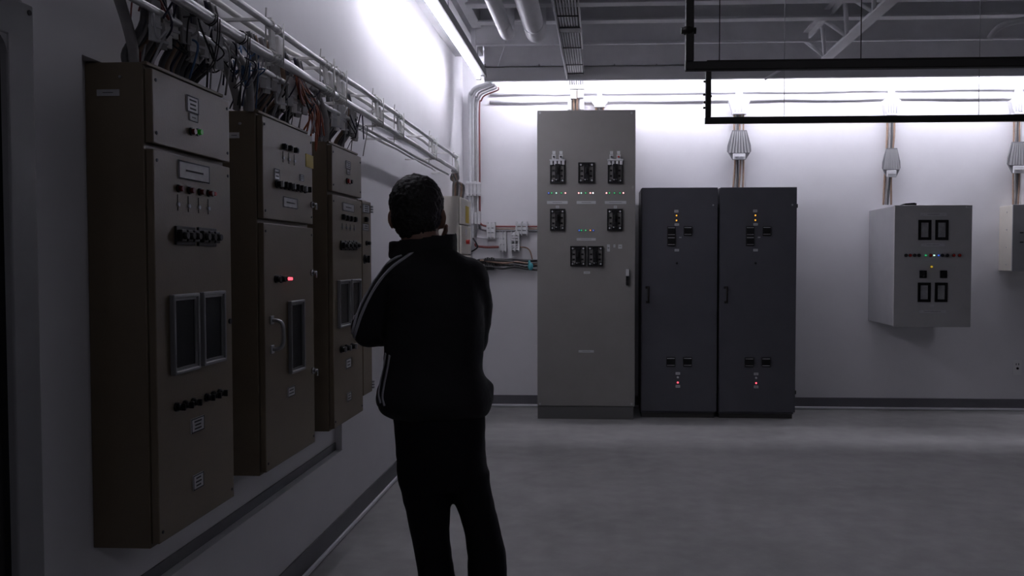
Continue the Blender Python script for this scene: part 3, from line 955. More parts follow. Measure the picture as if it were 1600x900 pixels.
# ------------------------------------------------------------------ cable drops into the tops of the left cabinets
V_ = lambda *a: Vector(a)
ordn = ['first', 'second', 'third', 'fourth', 'fifth', 'sixth', 'seventh']
ZT = 2.049
for ci, (cy0, cy1, n, cname) in enumerate(((Y1a + 0.02, Y1b - 0.02, 6, 'nearest'), (Y2a + 0.02, Y2b - 0.06, 6, 'middle'), (Y3a + 0.03, Y3b - 0.04, 5, 'farthest'))):
    for k in range(n):
        y = cy0 + (cy1 - cy0) * (k + 0.5) / n
        t = Thing('cable_drop', '%s cable drop from the left on top of the %s of the big beige cabinets' % (ordn[k], cname), 'cable drop', (-1.32, y, ZT), 'cable drops above the beige cabinets')
        nb = 4
        fan = random.uniform(0.4, 1.0)
        xo = -1.335 + random.uniform(-0.02, 0.02)
        xt = random.uniform(-0.015, 0.012)
        for j in range(nb):
            dy = (j - (nb - 1) / 2) * 0.019
            m_ = ('hose_d', 'hose', 'hose_d', 'copper', 'hose_d', 'navy')[(j + k) % 6]  # extra dark sheaths stand in for shade behind the clamp plates
            sw = -0.05 * fan
            pts = [(-1.27 + xt, y + dy + sw * 1.6, 2.33), (-1.262 + xt, y + dy + sw, 2.26), (-1.275 + xt, y + dy * 0.95, 2.17), (xo + 0.008 * (j % 2), y + dy * 0.7, 2.09), (xo + 0.01 * (j % 2), y + dy * 0.7, ZT)]
            t.part('cable', MB().tube(spline(pts, 5), 0.0095 if m_ != 'navy' else 0.006, 7), m_)
        zc_ = 2.165 + random.uniform(-0.015, 0.03)
        for (a, b, h, dz) in ((-0.034, -0.002, 0.058, 0.010), (0.010, 0.036, 0.036, -0.024 + 0.05 * (k % 2))):
            rt = random.uniform(-0.018, 0.010)
            q0, q1 = zc_ + dz - h, zc_ + dz + h
            t.part('clamp_plate', MB().prism([(-1.250 + xt, y + a, q0), (-1.240 + xt, y + b, q0), (-1.238 + xt, y + b + rt, q1), (-1.248 + xt, y + a + rt, q1)], (-0.009, 0.003, 0.0)), ('clamp', 'hose', 'clamp', 'bracket', 'hose')[(3 * k + ci + (1 if dz < 0 else 0)) % 5])
            t.part('strap', MB().prism([(-1.246 + xt, y + a - 0.002, zc_ + dz - 0.02), (-1.236 + xt, y + b + 0.002, zc_ + dz - 0.02), (-1.236 + xt, y + b + 0.002, zc_ + dz - 0.012), (-1.246 + xt, y + a - 0.002, zc_ + dz - 0.012)], (-0.02, 0.015, 0)), 'wclamp')

# thick grey hoses that arch over into the cabinets
def hose(pts, r, label, m='hose'):
    single('cable_hose', MB().tube(spline(pts, 8), r, 10), m, label, 'cable hose', pts[-1], 'thick grey hoses above the beige cabinets')


hose([(-1.30, 1.95, 2.42), (-1.30, 2.10, 2.33), (-1.31, 2.22, 2.22), (-1.32, 2.30, 2.12), (-1.33, 2.33, ZT)], 0.015, 'thick grey hose arching into the near end of the nearest big beige cabinet')
hose([(-1.25, 2.70, 2.22), (-1.25, 2.80, 2.215), (-1.26, 2.93, 2.16), (-1.28, 3.0, 2.09), (-1.29, 3.02, ZT)], 0.015, 'upper thick grey hose arching into the near end of the middle beige cabinet')
hose([(-1.29, 2.66, 2.20), (-1.29, 2.76, 2.185), (-1.30, 2.88, 2.14), (-1.32, 2.98, 2.08), (-1.33, 3.0, ZT)], 0.014, 'lower thick grey hose arching into the near end of the middle beige cabinet')
hose([(-1.24, 3.50, 2.24), (-1.24, 3.62, 2.22), (-1.25, 3.75, 2.15), (-1.27, 3.82, 2.09), (-1.28, 3.83, ZT)], 0.013, 'thick grey hose arching into the near end of the farthest big beige cabinet')

# loose coloured wires, each tangle one thing with a part per wire
def tangle(name_label, y0, y1, n, mats_, zr=(2.1, 2.27), xr=(-1.33, -1.22), r=0.0028):
    t = Thing('wire_tangle', name_label, 'wire tangle', (-1.28, (y0 + y1) / 2, 2.06), 'loose wires above the beige cabinets')
    for k in range(n):
        a = random.uniform(y0, y1); b = min(max(a + random.uniform(-0.1, 0.22), y0), y1 + 0.05)
        x0, x1 = random.uniform(*xr), random.uniform(*xr)
        p0 = (x0, a, random.uniform(zr[0] + 0.08, zr[1]))
        p3 = (x1 - 0.02, b, ZT if k % 2 else random.uniform(*zr))
        p1 = (x0 + 0.02, a + (b - a) * 0.35 + random.uniform(-0.03, 0.03), random.uniform(*zr))
        p2 = (x1 + 0.015, a + (b - a) * 0.7 + random.uniform(-0.03, 0.03), random.uniform(*zr))
        t.part('wire', MB().tube(spline([p0, p1, p2, p3], 6), r * random.uniform(0.8, 1.3), 5), mats_[k % len(mats_)])


tangle('blue, navy and white wires tangled above the nearest big beige cabinet', 2.48, 2.93, 26, ['blue', 'navy', 'white_wire', 'black_wire', 'hose'])
tangle('dark and red wires hanging over the near corner of the nearest beige cabinet', 2.27, 2.42, 9, ['black_wire', 'red', 'navy', 'white_wire'])
tangle('navy and white wires tangled above the middle beige cabinet', 3.2, 3.58, 20, ['navy', 'white_wire', 'black_wire', 'hose'])
t = Thing('wire_tangle', 'orange red wires fanning down from the thick conduit between two beige cabinets', 'wire tangle', (-1.25, 3.5, 2.06), 'loose wires above the beige cabinets')
for k in range(20):
    a = k / 19
    p0 = onX(460 + 10 * random.random(), 116 + 4 * random.random(), -1.205)
    p1 = onX(470 + 16 * a, 150 + random.uniform(-8, 8), -1.215 - 0.03 * random.random())
    p2 = onX(484 + 18 * a, 178 - 4 * a + random.uniform(-6, 6), -1.25 - 0.03 * random.random())
    p3 = V_(-1.27 - 0.04 * random.random(), 3.62 + 0.20 * a, ZT - 0.05 if k % 5 == 0 else 2.07)
    t.part('wire', MB().tube(spline([p0, p1, p2, p3], 6), 0.0042, 5), ('orange', 'orange', 'red', 'orange', 'hose')[k % 5])
tangle('thin black and pale wires over the farthest big beige cabinet', 3.95, 4.32, 10, ['black_wire', 'white_wire', 'navy', 'hose'])

# wire ties that hang from the thick conduit
for k, (y, lab) in enumerate(((2.52, 'dark wire loop tied round the thick conduit above the nearest beige cabinet'), (2.74, 'dark wire loop tied round the thick conduit left of the middle cabinet'))):
    mb = MB()
    for q in range(2):
        yy = y + 0.014 * q
        mb.tube([Vector((-1.2 + 0.021 * math.cos(a), yy + 0.004 * math.sin(2 * a), zC + 0.021 * math.sin(a))) for a in [R(v * 30) for v in range(13)]], 0.002, 5)
        mb.tube(spline([(-1.172, yy, zC), (-1.18, yy + 0.01, zC - 0.06), (-1.2, yy + 0.02, zC - 0.13), (-1.22, yy - 0.01, zC - 0.17)], 5), 0.002, 5)
    single('wire_loop', mb, 'black_wire', lab, 'wire loop', (-1.2, y, zC))

# ------------------------------------------------------------------ pipes and cables on the back wall
YQ = 8.419
for lab, z, r in (('upper white pipe running the length of the back wall', onY(1300, 142, YQ).z + 0.006, 0.016), ('lower white pipe running the length of the back wall', onY(1300, 155, YQ).z + 0.004, 0.016)):
    single('wall_pipe', MB().tube([(x, YQ + 0.006 + random.uniform(-0.004, 0.004), z + random.uniform(-0.006, 0.006)) for x in [-1.12 + 0.33 * k for k in range(26)]], r, 10), 'wcond', lab, 'wall pipe', (2, YQ, z), 'white pipes along the back wall')


def wall_drop(px, label, w_top, y_bot_px, spider, ncab, to_z, x_bot=0.0):
    """White junction stack on the pipes, cables below it and the fan-shaped grey plate that spreads them."""
    Fq = Face('Y', D - 0.06)
    x = Fq.st(px, 160)[0]
    t = Thing('cable_junction', label, 'cable junction', (x, D, to_z), 'cable junctions on the back wall')
    s = w_top
    zt_, zm, zb = Fq.st(px, 136)[1], Fq.st(px, 157)[1], Fq.st(px, y_bot_px)[1]
    mb = MB()
    Fq.box(mb, x - s * 0.28, x + s * 0.28, zm, zt_, -0.05, 0.02, 0.004)
    mb.prism([(x - s, D - 0.075, zm), (x - s * 0.6, D - 0.075, zb), (x + s * 0.6, D - 0.075, zb), (x + s, D - 0.075, zm), (x + s * 0.6, D - 0.075, zm + 0.02), (x - s * 0.6, D - 0.075, zm + 0.02)], (0, 0.07, 0))
    for k in range(-2, 3):
        Fq.box(mb, x + k * s * 0.3 - s * 0.10, x + k * s * 0.3 + s * 0.10, zb + 0.01, zm + 0.01 - abs(k) * 0.012, 0.015, 0.028, 0.002)
    Fq.box(mb, x - s * 0.62, x + s * 0.62, zb - 0.012, zb + 0.008, -0.03, 0.03, 0.003)
    t.part('junction_block', mb, 'wclamp')
    for k in range(ncab):
        dx = (k - (ncab - 1) / 2) * s * 1.05 / ncab
        wv = random.uniform(-0.012, 0.012)
        pts = [(x + dx, D - 0.045, zb - 0.01), (x + dx, D - 0.045, zb - 0.2), (x + dx + wv + x_bot * 0.5, D - 0.05, (zb + to_z) / 2 - 0.1), (x + dx - wv + x_bot, D - 0.05, to_z)]
        t.part('cable', MB().tube(spline(pts, 5), s * 0.50 / ncab, 6), ('copper', 'hose', 'hose_d', 'copper', 'white_wire', 'copper')[k % 6])
    if spider:
        y0, ym, y1, ww = spider
        z0s, zms, z1s = Fq.st(px, y1)[1], Fq.st(px, ym)[1], Fq.st(px, y0)[1]
        mb = MB()
        mb.prism([(x - ww * 0.62, D - 0.085, z1s), (x - ww * 0.98, D - 0.085, zms + 0.055), (x - ww * 1.02, D - 0.085, zms - 0.005), (x - ww * 0.55, D - 0.085, z0s),
                  (x + ww * 0.55, D - 0.085, z0s), (x + ww * 1.02, D - 0.085, zms - 0.005), (x + ww * 0.98, D - 0.085, zms + 0.055), (x + ww * 0.62, D - 0.085, z1s)], (0, 0.02, 0))
        mb.mi = 1
        for k in range(-3, 4):
            mb.prism([(x + k * ww * 0.17 - 0.0065, D - 0.094, z1s - 0.012), (x + k * ww * 0.27 - 0.010, D - 0.094, zms - 0.02), (x + k * ww * 0.27 + 0.010, D - 0.094, zms - 0.02), (x + k * ww * 0.17 + 0.0065, D - 0.094, z1s - 0.012)], (0, 0.008, 0))
        t.part('fan_plate', mb, ['fan_shade', 'fan'])
        mb = MB()
        mb.box(x - ww * 0.55, x + ww * 0.5, D - 0.105, D - 0.08, z0s, zms - 0.03, 0.004)
        mb.box(x - ww * 0.4, x - ww * 0.02, D - 0.112, D - 0.10, z0s + 0.03, zms - 0.06, 0.003)
        mb.box(x + ww * 0.06, x + ww * 0.4, D - 0.112, D - 0.10, z0s + 0.03, zms - 0.06, 0.003)
        t.part('clamp_plate', mb, 'wclamp')
    return t


zc = FC.st(1060, 293)[1] - 0.006
wall_drop(1155, 'white cable junction and grey fan plate above the two charcoal cabinets', 0.105, 177, (204, 236, 250, 0.115), 6, zc)
wall_drop(1393, 'white cable junction and grey fan plate above the grey wall cabinet', 0.085, 179, (232, 262, 277, 0.085), 4, onY(1393, 320, D - 0.05).z - 0.0, -0.03)
wall_drop(1592, 'white cable junction and grey fan plate above the cabinet at the right edge', 0.085, 177, (222, 255, 271, 0.105), 5, z1e - 0.002)
wall_drop(937, 'white cable junction without a fan plate above the right half of the tall cabinet', 0.09, 166, None, 4, onY(937, 185, D - 0.05).z)

# tray of parallel cables under the ceiling, ending above the tall cabinet
t = Thing('cable_tray', 'flat tray of dark parallel cables under the ceiling leading to the tall cabinet', 'cable tray', (-0.26, 6, 3.3))
xa, xb = -0.318, -0.165
zt_ = 3.255
mb = MB()
mb.box(xa - 0.014, xa - 0.002, 1.5, 8.13, zt_ - 0.035, zt_ + 0.06, 0.002)
t.part('side_rail', mb, 'wclamp')
t.part('side_rail', MB().box(xb + 0.004, xb + 0.014, 1.5, 7.0, zt_ + 0.0, zt_ + 0.05, 0.002), 'clamp')
t.part('tray_bed', MB().box(xa, xb + 0.004, 1.5, 8.1, zt_ + 0.03, zt_ + 0.036), 'hose_d')
for k in range(7):
    x = xa + 0.014 + (xb - xa - 0.028) * k / 6
    t.part('cable', MB().tube([(x, 1.5, zt_ + 0.016), (x, 8.02, zt_ + 0.016), (x, 8.13, zt_), (x, 8.22, zt_ - 0.035)], 0.0082, 6), 'wcond')
for y in (5.2, 6.05, 6.95, 7.55, 7.9):
    t.part('cable_tie', MB().box(xa, xb + 0.002, y, y + 0.012, zt_ - 0.004, zt_ + 0.004), 'black_wire')
for y in (6.35, 8.0):
    t.part('clamp_plate', MB().box(xa + 0.002, xb + 0.01, y, y + 0.12, zt_ - 0.006, zt_ + 0.006), 'hose_d')
# bracket where the tray meets the wall, with the cables that fall to the tall cabinet
Fq = Face('Y', D - 0.1)
t = Thing('cable_junction', 'white cable junction under the end of the ceiling tray with two copper cables', 'cable junction', (Fq.st(901, 160)[0], D, 3.0), 'cable junctions on the back wall')
mb = MB()
Fq.box(mb, *Fq.rect(890, 134, 913, 139.5), -0.06, 0.03, 0.003)
Fq.box(mb, *Fq.rect(891.5, 141, 901, 154.5), -0.08, 0.02, 0.003)
Fq.box(mb, *Fq.rect(902.5, 141, 912, 153), -0.08, 0.022, 0.003)
Fq.box(mb, *Fq.rect(887, 155.5, 893, 171), -0.09, 0.0, 0.003)
Fq.box(mb, *Fq.rect(906, 154, 912.5, 171), -0.09, 0.004, 0.003)
t.part('junction_block', mb, 'wclamp')
for px in (896.2, 901.8, 905):
    s = Fq.st(px, 160)[0]
    t.part('cable', MB().cyl((s, D - 0.07, Fq.st(px, 141)[1]), (s, D - 0.07, Fq.st(px, 180)[1]), 0.011, 8), 'copper' if px != 905 else 'hose')

# ------------------------------------------------------------------ corner risers and the conduits left of the tall cabinet
for k, (px, m_, lab) in enumerate(((734.5, 'wcond', 'leftmost white riser in the far left corner, the thickest one'), (739, 'wcond', 'second riser from the left in the far left corner'), (743, 'hose', 'third riser from the left in the far left corner'),
                                   (746, 'wcond', 'fourth riser from the left in the far left corner'), (749.5, 'red', 'thin red riser at the right of the corner risers'))):
    x = onY(px, 250, 8.38).x
    zb = 1.55 + 0.09 * k
    r = (0.020, 0.012, 0.010, 0.010, 0.008)[k]
    ztop = 3.20 - 0.018 * k
    pts = [(x, 8.38, zb), (x, 8.38, 2.4), (x, 8.38, ztop - 0.10), (x + 0.022, 8.36, ztop - 0.03), (x + 0.07, 8.28, ztop + 0.005), (-1.09 + 0.020 * k, 8.16, ztop + 0.03), (-1.08 + 0.022 * k, 8.07, ztop + 0.036)]
    single('riser_conduit', MB().tube(spline(pts, 6), r, 8), m_, lab, 'conduit', (x, 8.38, zb), 'risers in the far left corner')
t = Thing('riser_clamp', 'upper grey clamp holding the risers in the far left corner', 'clamp', (-1.33, 8.4, 2.0), 'clamps on the corner risers')
p, q = onY(728, 283, 8.35), onY(751, 306, 8.35)
mb = MB()
for k in range(4): mb.box(p.x + (q.x - p.x) * (k / 4 + 0.01), p.x + (q.x - p.x) * (k + 0.85) / 4, 8.345, 8.438, q.z, p.z - 0.01 * (k % 2), 0.003)
mb.box(p.x, q.x, 8.338, 8.35, p.z - 0.03, p.z - 0.02); mb.box(p.x, q.x, 8.338, 8.35, q.z + 0.02, q.z + 0.03)
t.part('clamp_plate', mb, 'clamp')
t = Thing('riser_clamp', 'lower grey clamp holding the risers in the far left corner', 'clamp', (-1.3, 8.4, 1.8), 'clamps on the corner risers')
p, q = onY(736, 330, 8.35), onY(751, 350, 8.35)
mb = MB()
for k in range(3): mb.box(p.x + (q.x - p.x) * (k / 3 + 0.01), p.x + (q.x - p.x) * (k + 0.85) / 3, 8.345, 8.438, q.z, p.z - 0.01 * (k % 2), 0.003)
t.part('clamp_plate', mb, 'clamp')

xe = onY(839.5, 360, 8.38).x + 0.05


def run(y_px, x_px0, x_px1, m_, r, label, dy=0.0, start_up=0.0, Y=8.39):
    p = onY(x_px0, y_px, Y); q = onY(x_px1, y_px + dy, Y)
    pts = [p, p.lerp(q, 0.35), p.lerp(q, 0.7), q]
    if start_up:
        pts = [p + Vector((-0.05, 0, start_up)), p + Vector((-0.035, 0, start_up * 0.35))] + [p + Vector((0.02, 0, 0.005))] + pts[1:]
    single('wall_cable', MB().tube(spline(pts, 6), r, 7), m_, label, 'cable', p, 'cables left of the tall cabinet')


run(354, 756, 842, 'red', 0.010, 'topmost red cable running to the tall cabinet from the corner', 0, 0.09)
run(357.5, 775, 842, 'copper', 0.008, 'short tan cable just under the topmost red one beside the tall cabinet')
run(361, 754, 842, 'hose_d', 0.010, 'dark cable just under the red and tan ones beside the tall cabinet', 0.5, 0.10)
run(372.5, 748, 782, 'white_wire', 0.009, 'short white cable between the corner risers and the clamps', -1, 0.05)
run(386.5, 750, 782, 'red', 0.013, 'short thick red cable leading to the lowest grey clamps', -0.5, 0.04)
p = onY(812, 386, 8.39)
single('wall_cable', MB().tube(spline([p, onY(822, 387, 8.39), onY(828, 392, 8.39), onY(831, 402, 8.39), onY(832, 408, 8.39)], 5), 0.007, 6), 'copper', 'thin cable bending down from the lowest clamps to the black bundle', 'cable', p, 'cables left of the tall cabinet')
for k, (r_, lab) in enumerate((((760, 349, 774, 371), 'upper left grey clamp on the cables left of the tall cabinet'), ((805, 348, 825, 366), 'upper right pale clamp on the cables left of the tall cabinet'),
                                ((779.5, 364, 791, 392), 'tall ribbed grey clamp in the middle of the cables'), ((797.5, 364, 812, 377), 'pale square clamp below the upper right clamp'),
                                ((797.5, 381, 812, 391), 'lowest pale clamp above the black cable bundle'))):
    Fk = Face('Y', 8.36)
    s0, s1, z0, z1 = Fk.rect(*r_)
    t = Thing('cable_clamp', lab, 'clamp', ((s0 + s1) / 2, D, z0), 'cable clamps left of the tall cabinet')
    mb = MB()
    n = 3
    for j in range(n):
        a = z0 + (z1 - z0) * j / n
        Fk.box(mb, s0, s1, a + 0.003, a + (z1 - z0) / n - 0.004, -0.075, 0.004 * (j % 2), 0.003)
    t.part('clamp_plate', mb, 'wclamp' if k in (1, 3, 4) else 'clamp')
    mb = MB()
    for a in (0.1, 0.5, 0.9):
        Fk.box(mb, s0 + (s1 - s0) * a - 0.006, s0 + (s1 - s0) * a + 0.006, z0 - 0.012, z1 + 0.014, -0.07, 0.012, 0.002)
    t.part('strap', mb, 'clamp')
t = Thing('cable_bundle', 'bundle of black cables running low to the tall cabinet from the corner', 'cable bundle', (-0.8, 8.38, 1.42))
for k in range(7):
    y_ = 405 + (k % 4) * 4.2
    p, q = onY(746 + (k % 3) * 2, y_ + random.uniform(-1.5, 1.5), 8.37 - 0.02 * (k % 2)), onY(843, y_ + 2 + random.uniform(-2, 2), 8.37 - 0.02 * (k % 2))
    pts = [p + (q - p) * f_ + Vector((0, 0, random.uniform(-0.012, 0.012))) for f_ in (0, 0.2, 0.4, 0.6, 0.8, 1.0)]
    t.part('cable', MB().tube(spline(pts, 5), 0.011, 6), ('black_wire', 'black_wire', 'hose', 'black_wire', 'hose_d', 'copper', 'black_wire')[k])
Fk = Face('Y', 8.35)
s0, s1, z0, z1 = Fk.rect(757, 403, 773, 422)
mb = MB()
for j in range(5):
    a = s0 + (s1 - s0) * j / 5
    Fk.box(mb, a + 0.002, a + (s1 - s0) / 5 - 0.004, z0, z1 + 0.006 * (j % 2), -0.075, 0.006 * (j % 2), 0.003)
Fk.box(mb, s0 - 0.005, s1 + 0.005, z1 - 0.03, z1 - 0.015, -0.06, 0.012)
t.part('clamp_plate', mb, 'black_wire')
c = onY(829, 416.5, 8.33)
mb = MB()
mb.ball(c, 0.026, 0.018, 0.038, 14)
mb.ball(c + Vector((-0.012, 0, 0.035)), 0.014, 0.010, 0.03, 10)
for v in mb.bm.verts: v.co += v.normal * 0.006 * noise.noise(v.co * 60)
single('plastic_bag', mb, 'teal', 'crumpled turquoise plastic bag tied to the black cable bundle', 'plastic bag', c)
mb = MB()
mb.tube(spline([onY(739, 372, 8.20), onY(744, 380, 8.20), onY(746, 386, 8.21), onY(742, 390, 8.22), onY(737, 393, 8.24)], 6), 0.008, 6)
single('wall_cable', mb, 'black_wire', 'short black cable kinked beside the red button in the corner', 'cable', onY(744, 380, 8.2), 'cables left of the tall cabinet')

# ------------------------------------------------------------------ ceiling things
def duct(xc, r, z, y1, label):
    t = Thing('round_duct', label, 'duct', (xc, 5, z), 'round ducts under the ceiling')
    t.part('pipe', MB().tube([(xc, 0.5, z), (xc, y1 - 0.22, z), (xc, y1 - 0.02, z), (xc, y1, z + 0.004)], [r, r, r, r * 0.96], 24), 'purlin')
    t.part('collar', MB().tube([(xc, y1 - 0.26, z), (xc, y1 - 0.24, z)], r * 1.035, 24), 'purlin')
    t.part('elbow', MB().tube(spline([(xc, y1 - 0.01, z), (xc, y1 + 0.04, z + 0.01), (xc, y1 + 0.07, z + 0.06), (xc, y1 + 0.08, 3.612)], 5), r * 0.985, 24), 'purlin')


duct(-0.692, 0.051, 3.165, 6.14, 'thinner of the two round ducts under the ceiling, on the left')
duct(-0.479, 0.074, 3.165, 6.14, 'thicker of the two round ducts under the ceiling, on the right')
for k, (pa, pb, lab) in enumerate((((799, 40), (778, 103), 'thin dark rod slanting down from the thinner duct to the valance'), ((743, 5), (743, 88), 'thin vertical rod beside the tube light'))):
    a = onY(*pa, 6.7 if k == 0 else 6.9); b = onY(*pb, 7.96 if k == 0 else 6.9)
    single('hanger_rod', MB().cyl(a, b, 0.0035, 6), 'clamp', lab, 'hanger rod', a)
a = onY(932, 0, 6.3); b = onY(932, 66, 7.1)
single('hanging_strap', MB().box(a.x - 0.015, a.x + 0.015, 6.9, 6.903, onY(932, 66, 6.9).z, HC), 'purlin', 'perforated metal strap hanging from the ceiling right of the cable tray', 'strap', (a.x, 6.9, 3.4))

# open web joist
zj = 3.15
XJ = 1.855
t = Thing('roof_joist', 'pale open web steel joist under the ceiling above the black pipe frames', 'joist', (XJ, 5, zj))
mb = MB()
mb.box(XJ - 0.045, XJ + 0.045, 1.0, 7.15, zj, zj + 0.012, 0.002)
mb.box(XJ - 0.006, XJ + 0.006, 1.0, 7.15, zj + 0.01, zj + 0.055)
t.part('bottom_chord', mb, 'wclamp')
mb = MB()
mb.box(XJ - 0.16, XJ - 0.07, 1.0, 7.13, 3.40, 3.412); mb.box(XJ - 0.12, XJ - 0.108, 1.0, 7.13, 3.352, 3.40)
t.part('top_chord', mb, 'purlin')
k = 0
y = 7.05
while y > 1.4:
    t.part('web_bar', MB().cyl((XJ, y, zj + 0.03), (XJ - 0.11, y - 0.30 * (1 if k % 2 == 0 else -1) * 1, 3.40), 0.017, 8), 'purlin')
    if k % 2: y -= 0.62
    k += 1
p, q = onY(1195, 124, 7.975), onY(1214, 113, 7.975)
mb = MB(); mb.tube([p, q, q + Vector((0.09, 0.002, 0.06))], 0.013, 8)
single('strut', mb, 'wclamp', 'short pale strut end showing under the long grey valance', 'strut', p)
# curved conduit at upper right
pts = [onY(1546, 60, 6.44), onY(1556, 47, 6.40), onY(1572, 37, 6.36), onY(1600, 31, 6.33), onY(1640, 26, 6.3)]
single('bent_conduit', MB().tube(spline(pts, 6), 0.022, 10), 'purlin', 'bent pale conduit under the ceiling at the upper right corner', 'conduit', pts[0])

# black pipe frames hung from thin rods
def frame_pipe(mb, a, b, r):
    a, b = Vector(a), Vector(b)
    return mb.box(min(a.x, b.x) - r, max(a.x, b.x) + r, a.y - r, a.y + r, min(a.z, b.z) - r, max(a.z, b.z) + r, 0.003)


Yu, Yl = 3.0, 4.0
pu, pl = onY(1077.3, 104, Yu), onY(1106.3, 188.5, Yl)
ru, rl = 0.0155, 0.0150
t = Thing('hanging_pipe_frame', 'nearer black pipe frame under the ceiling, its upright leaving the top of the picture', 'hanging frame', pu, 'black hanging pipe frames')
mb = MB(); frame_pipe(mb, pu, (pu.x + 3.0, Yu, pu.z), ru); t.part('crossbar', mb, 'black_metal')
mb = MB(); frame_pipe(mb, pu + Vector((0, 0, 0.03)), (pu.x, Yu, HC - 0.02), ru - 0.001); t.part('upright', mb, 'black_metal')
c = onY(1076, 48, Yu)
mb = MB(); mb.ball(c, 0.0235, 0.0235, 0.0185, 14); mb.cyl(c + Vector((-0.026, 0, 0)), c + Vector((0.026, 0, 0)), 0.012, 10); t.part('boss', mb, 'black_metal')
for px in (1124, 1345):
    a = onY(px, 98, Yu)
    t.part('hanger_rod', MB().cyl(a, (a.x, a.y, HC), 0.0018, 6), 'black_metal')
t = Thing('hanging_pipe_frame', 'farther and lower black square pipe frame hanging on thin rods, knobs on its short upright', 'hanging frame', pl, 'black hanging pipe frames')
zt_ = onY(1106, 103, Yl).z
mb = MB(); frame_pipe(mb, pl, (pl.x + 3.0, Yl, pl.z), rl); t.part('crossbar', mb, 'black_metal')
mb = MB(); frame_pipe(mb, pl + Vector((0, 0, 0.03)), (pl.x, Yl, zt_), rl - 0.002); t.part('upright', mb, 'black_metal')
mb = MB(); frame_pipe(mb, (pl.x, Yl, zt_ + 0.018), (pl.x + 3.0, Yl, zt_ + 0.018), 0.008); t.part('top_bar', mb, 'black_metal')
for px, py in ((1101, 127.5), (1100.5, 148), (1110.5, 150.5), (1101.3, 160), (1100.5, 168.5)):
    c = onY(px, py, Yl)
    mb = MB(); mb.ball(c, 0.007, 0.007, 0.006, 10); t.part('knob', mb, 'black_metal')
for px in (1225, 1529):
    a = onY(px, 184, Yl)
    t.part('hanger_rod', MB().cyl(a, (a.x, a.y, HC), 0.0018, 6), 'steel')


# ------------------------------------------------------------------ the man
P0 = Vector((-0.553, 2.50, 0))
FD = Vector((-0.17, 0.985, 0)).normalized()      # the way he faces: away from the camera
RD = Vector((FD.y, -FD.x, 0))


def J(px, py, v=0.0):
    d = ray(px, py)
    k = ((P0 + FD * v) - O).dot(FD) / d.dot(FD)
    return O + d * k


PX = (J(700, 600) - J(600, 600)).length / 100.0     # metres per pixel in his plane


def oval(px0, px1, py, hd, v=0.0, n=28, p=2.3):
    a, b = J(px0, py, v), J(px1, py, v)
    c, h = (a + b) / 2, (b - a).length / 2
    out = []
    for k in range(n):
        th = 2 * math.pi * k / n
        cs, sn = math.cos(th), math.sin(th)
        out.append(c + RD * (h * math.copysign(abs(cs) ** (2 / p), cs)) + FD * (hd * math.copysign(abs(sn) ** (2 / p), sn)))
    return out


def limb(mb, pts, rs):
    pts = [Vector(p) for p in pts]
    for p, r in zip(pts, rs): mb.ball(p, r, seg=18)
    for a, b, ra, rb in zip(pts[:-1], pts[1:], rs[:-1], rs[1:]):
        mb.cyl(a, b, ra, 18, rb)
    return mb


def fused(mb, voxel, smooth, wrinkle=0.0, wscale=9.0):
    """One continuous skin around everything in mb; returns a bmesh builder."""
    me = bpy.data.meshes.new('tmp')
    bmesh.ops.recalc_face_normals(mb.bm, faces=mb.bm.faces)
    mb.bm.to_mesh(me); mb.bm.free()
    ob = bpy.data.objects.new('tmp', me)
    C.objects.link(ob)
    md = ob.modifiers.new('r', 'REMESH')
    md.mode = 'VOXEL'; md.voxel_size = voxel; md.use_smooth_shade = True
    dg = bpy.context.evaluated_depsgraph_get()
    dg.update()
    ev = bpy.data.meshes.new_from_object(ob.evaluated_get(dg))
    bpy.data.objects.remove(ob); bpy.data.meshes.remove(me)
    out = MB()
    out.bm.from_mesh(ev)
    bpy.data.meshes.remove(ev)
    for _ in range(smooth):
        bmesh.ops.smooth_vert(out.bm, verts=out.bm.verts, factor=0.5, use_axis_x=True, use_axis_y=True, use_axis_z=True)
    out.bm.normal_update()
    if wrinkle:
        for v in out.bm.verts:
            q = v.co * wscale
            v.co += v.normal * wrinkle * (noise.noise(q) + 0.6 * noise.noise(Vector((q.x * 1.5, q.y * 1.5, q.z * 3.2)) + Vector((3, 1, 7))))
    for f in out.bm.faces: f.smooth = True
    return out


def hand(mb, wrist, fwd, up, side, scale=1.0, curl=0.5, thumb_side=1):
    """Palm, four fingers of unequal length with bends, and a thumb leaving the side of the palm."""
    f, u, s = [Vector(x).normalized() for x in (fwd, up, side)]
    pal = 0.088 * scale
    for k in range(4):
        o = (k - 1.5) * 0.0195 * scale
        limb(mb, [wrist + s * o * 0.6, wrist + f * pal + s * o], [0.016 * scale, 0.0125 * scale])
        ln = (0.070, 0.082, 0.076, 0.060)[k] * scale
        p = wrist + f * pal + s * o
        d = f.copy()
        chain, rad = [p], [0.0095 * scale]
        for q in range(3):
            d = (d * math.cos(curl) + u * math.sin(curl)).normalized()
            p = p + d * ln * (0.42, 0.32, 0.26)[q]
            chain.append(p); rad.append((0.0090, 0.0084, 0.0072)[q] * scale)
        limb(mb, chain, rad)
    th = wrist + f * 0.022 * scale + s * thumb_side * 0.026 * scale
    d = (f * 0.6 + s * thumb_side * 0.7 + u * 0.35).normalized()
    limb(mb, [th, th + d * 0.036 * scale, th + d * 0.036 * scale + (f * 0.85 + s * thumb_side * 0.2 + u * 0.4).normalized() * 0.034 * scale,
              th + d * 0.036 * scale + (f * 0.9 + u * 0.5).normalized() * 0.062 * scale], [0.015 * scale, 0.012 * scale, 0.0105 * scale, 0.008 * scale])
    return mb


V3 = Vector
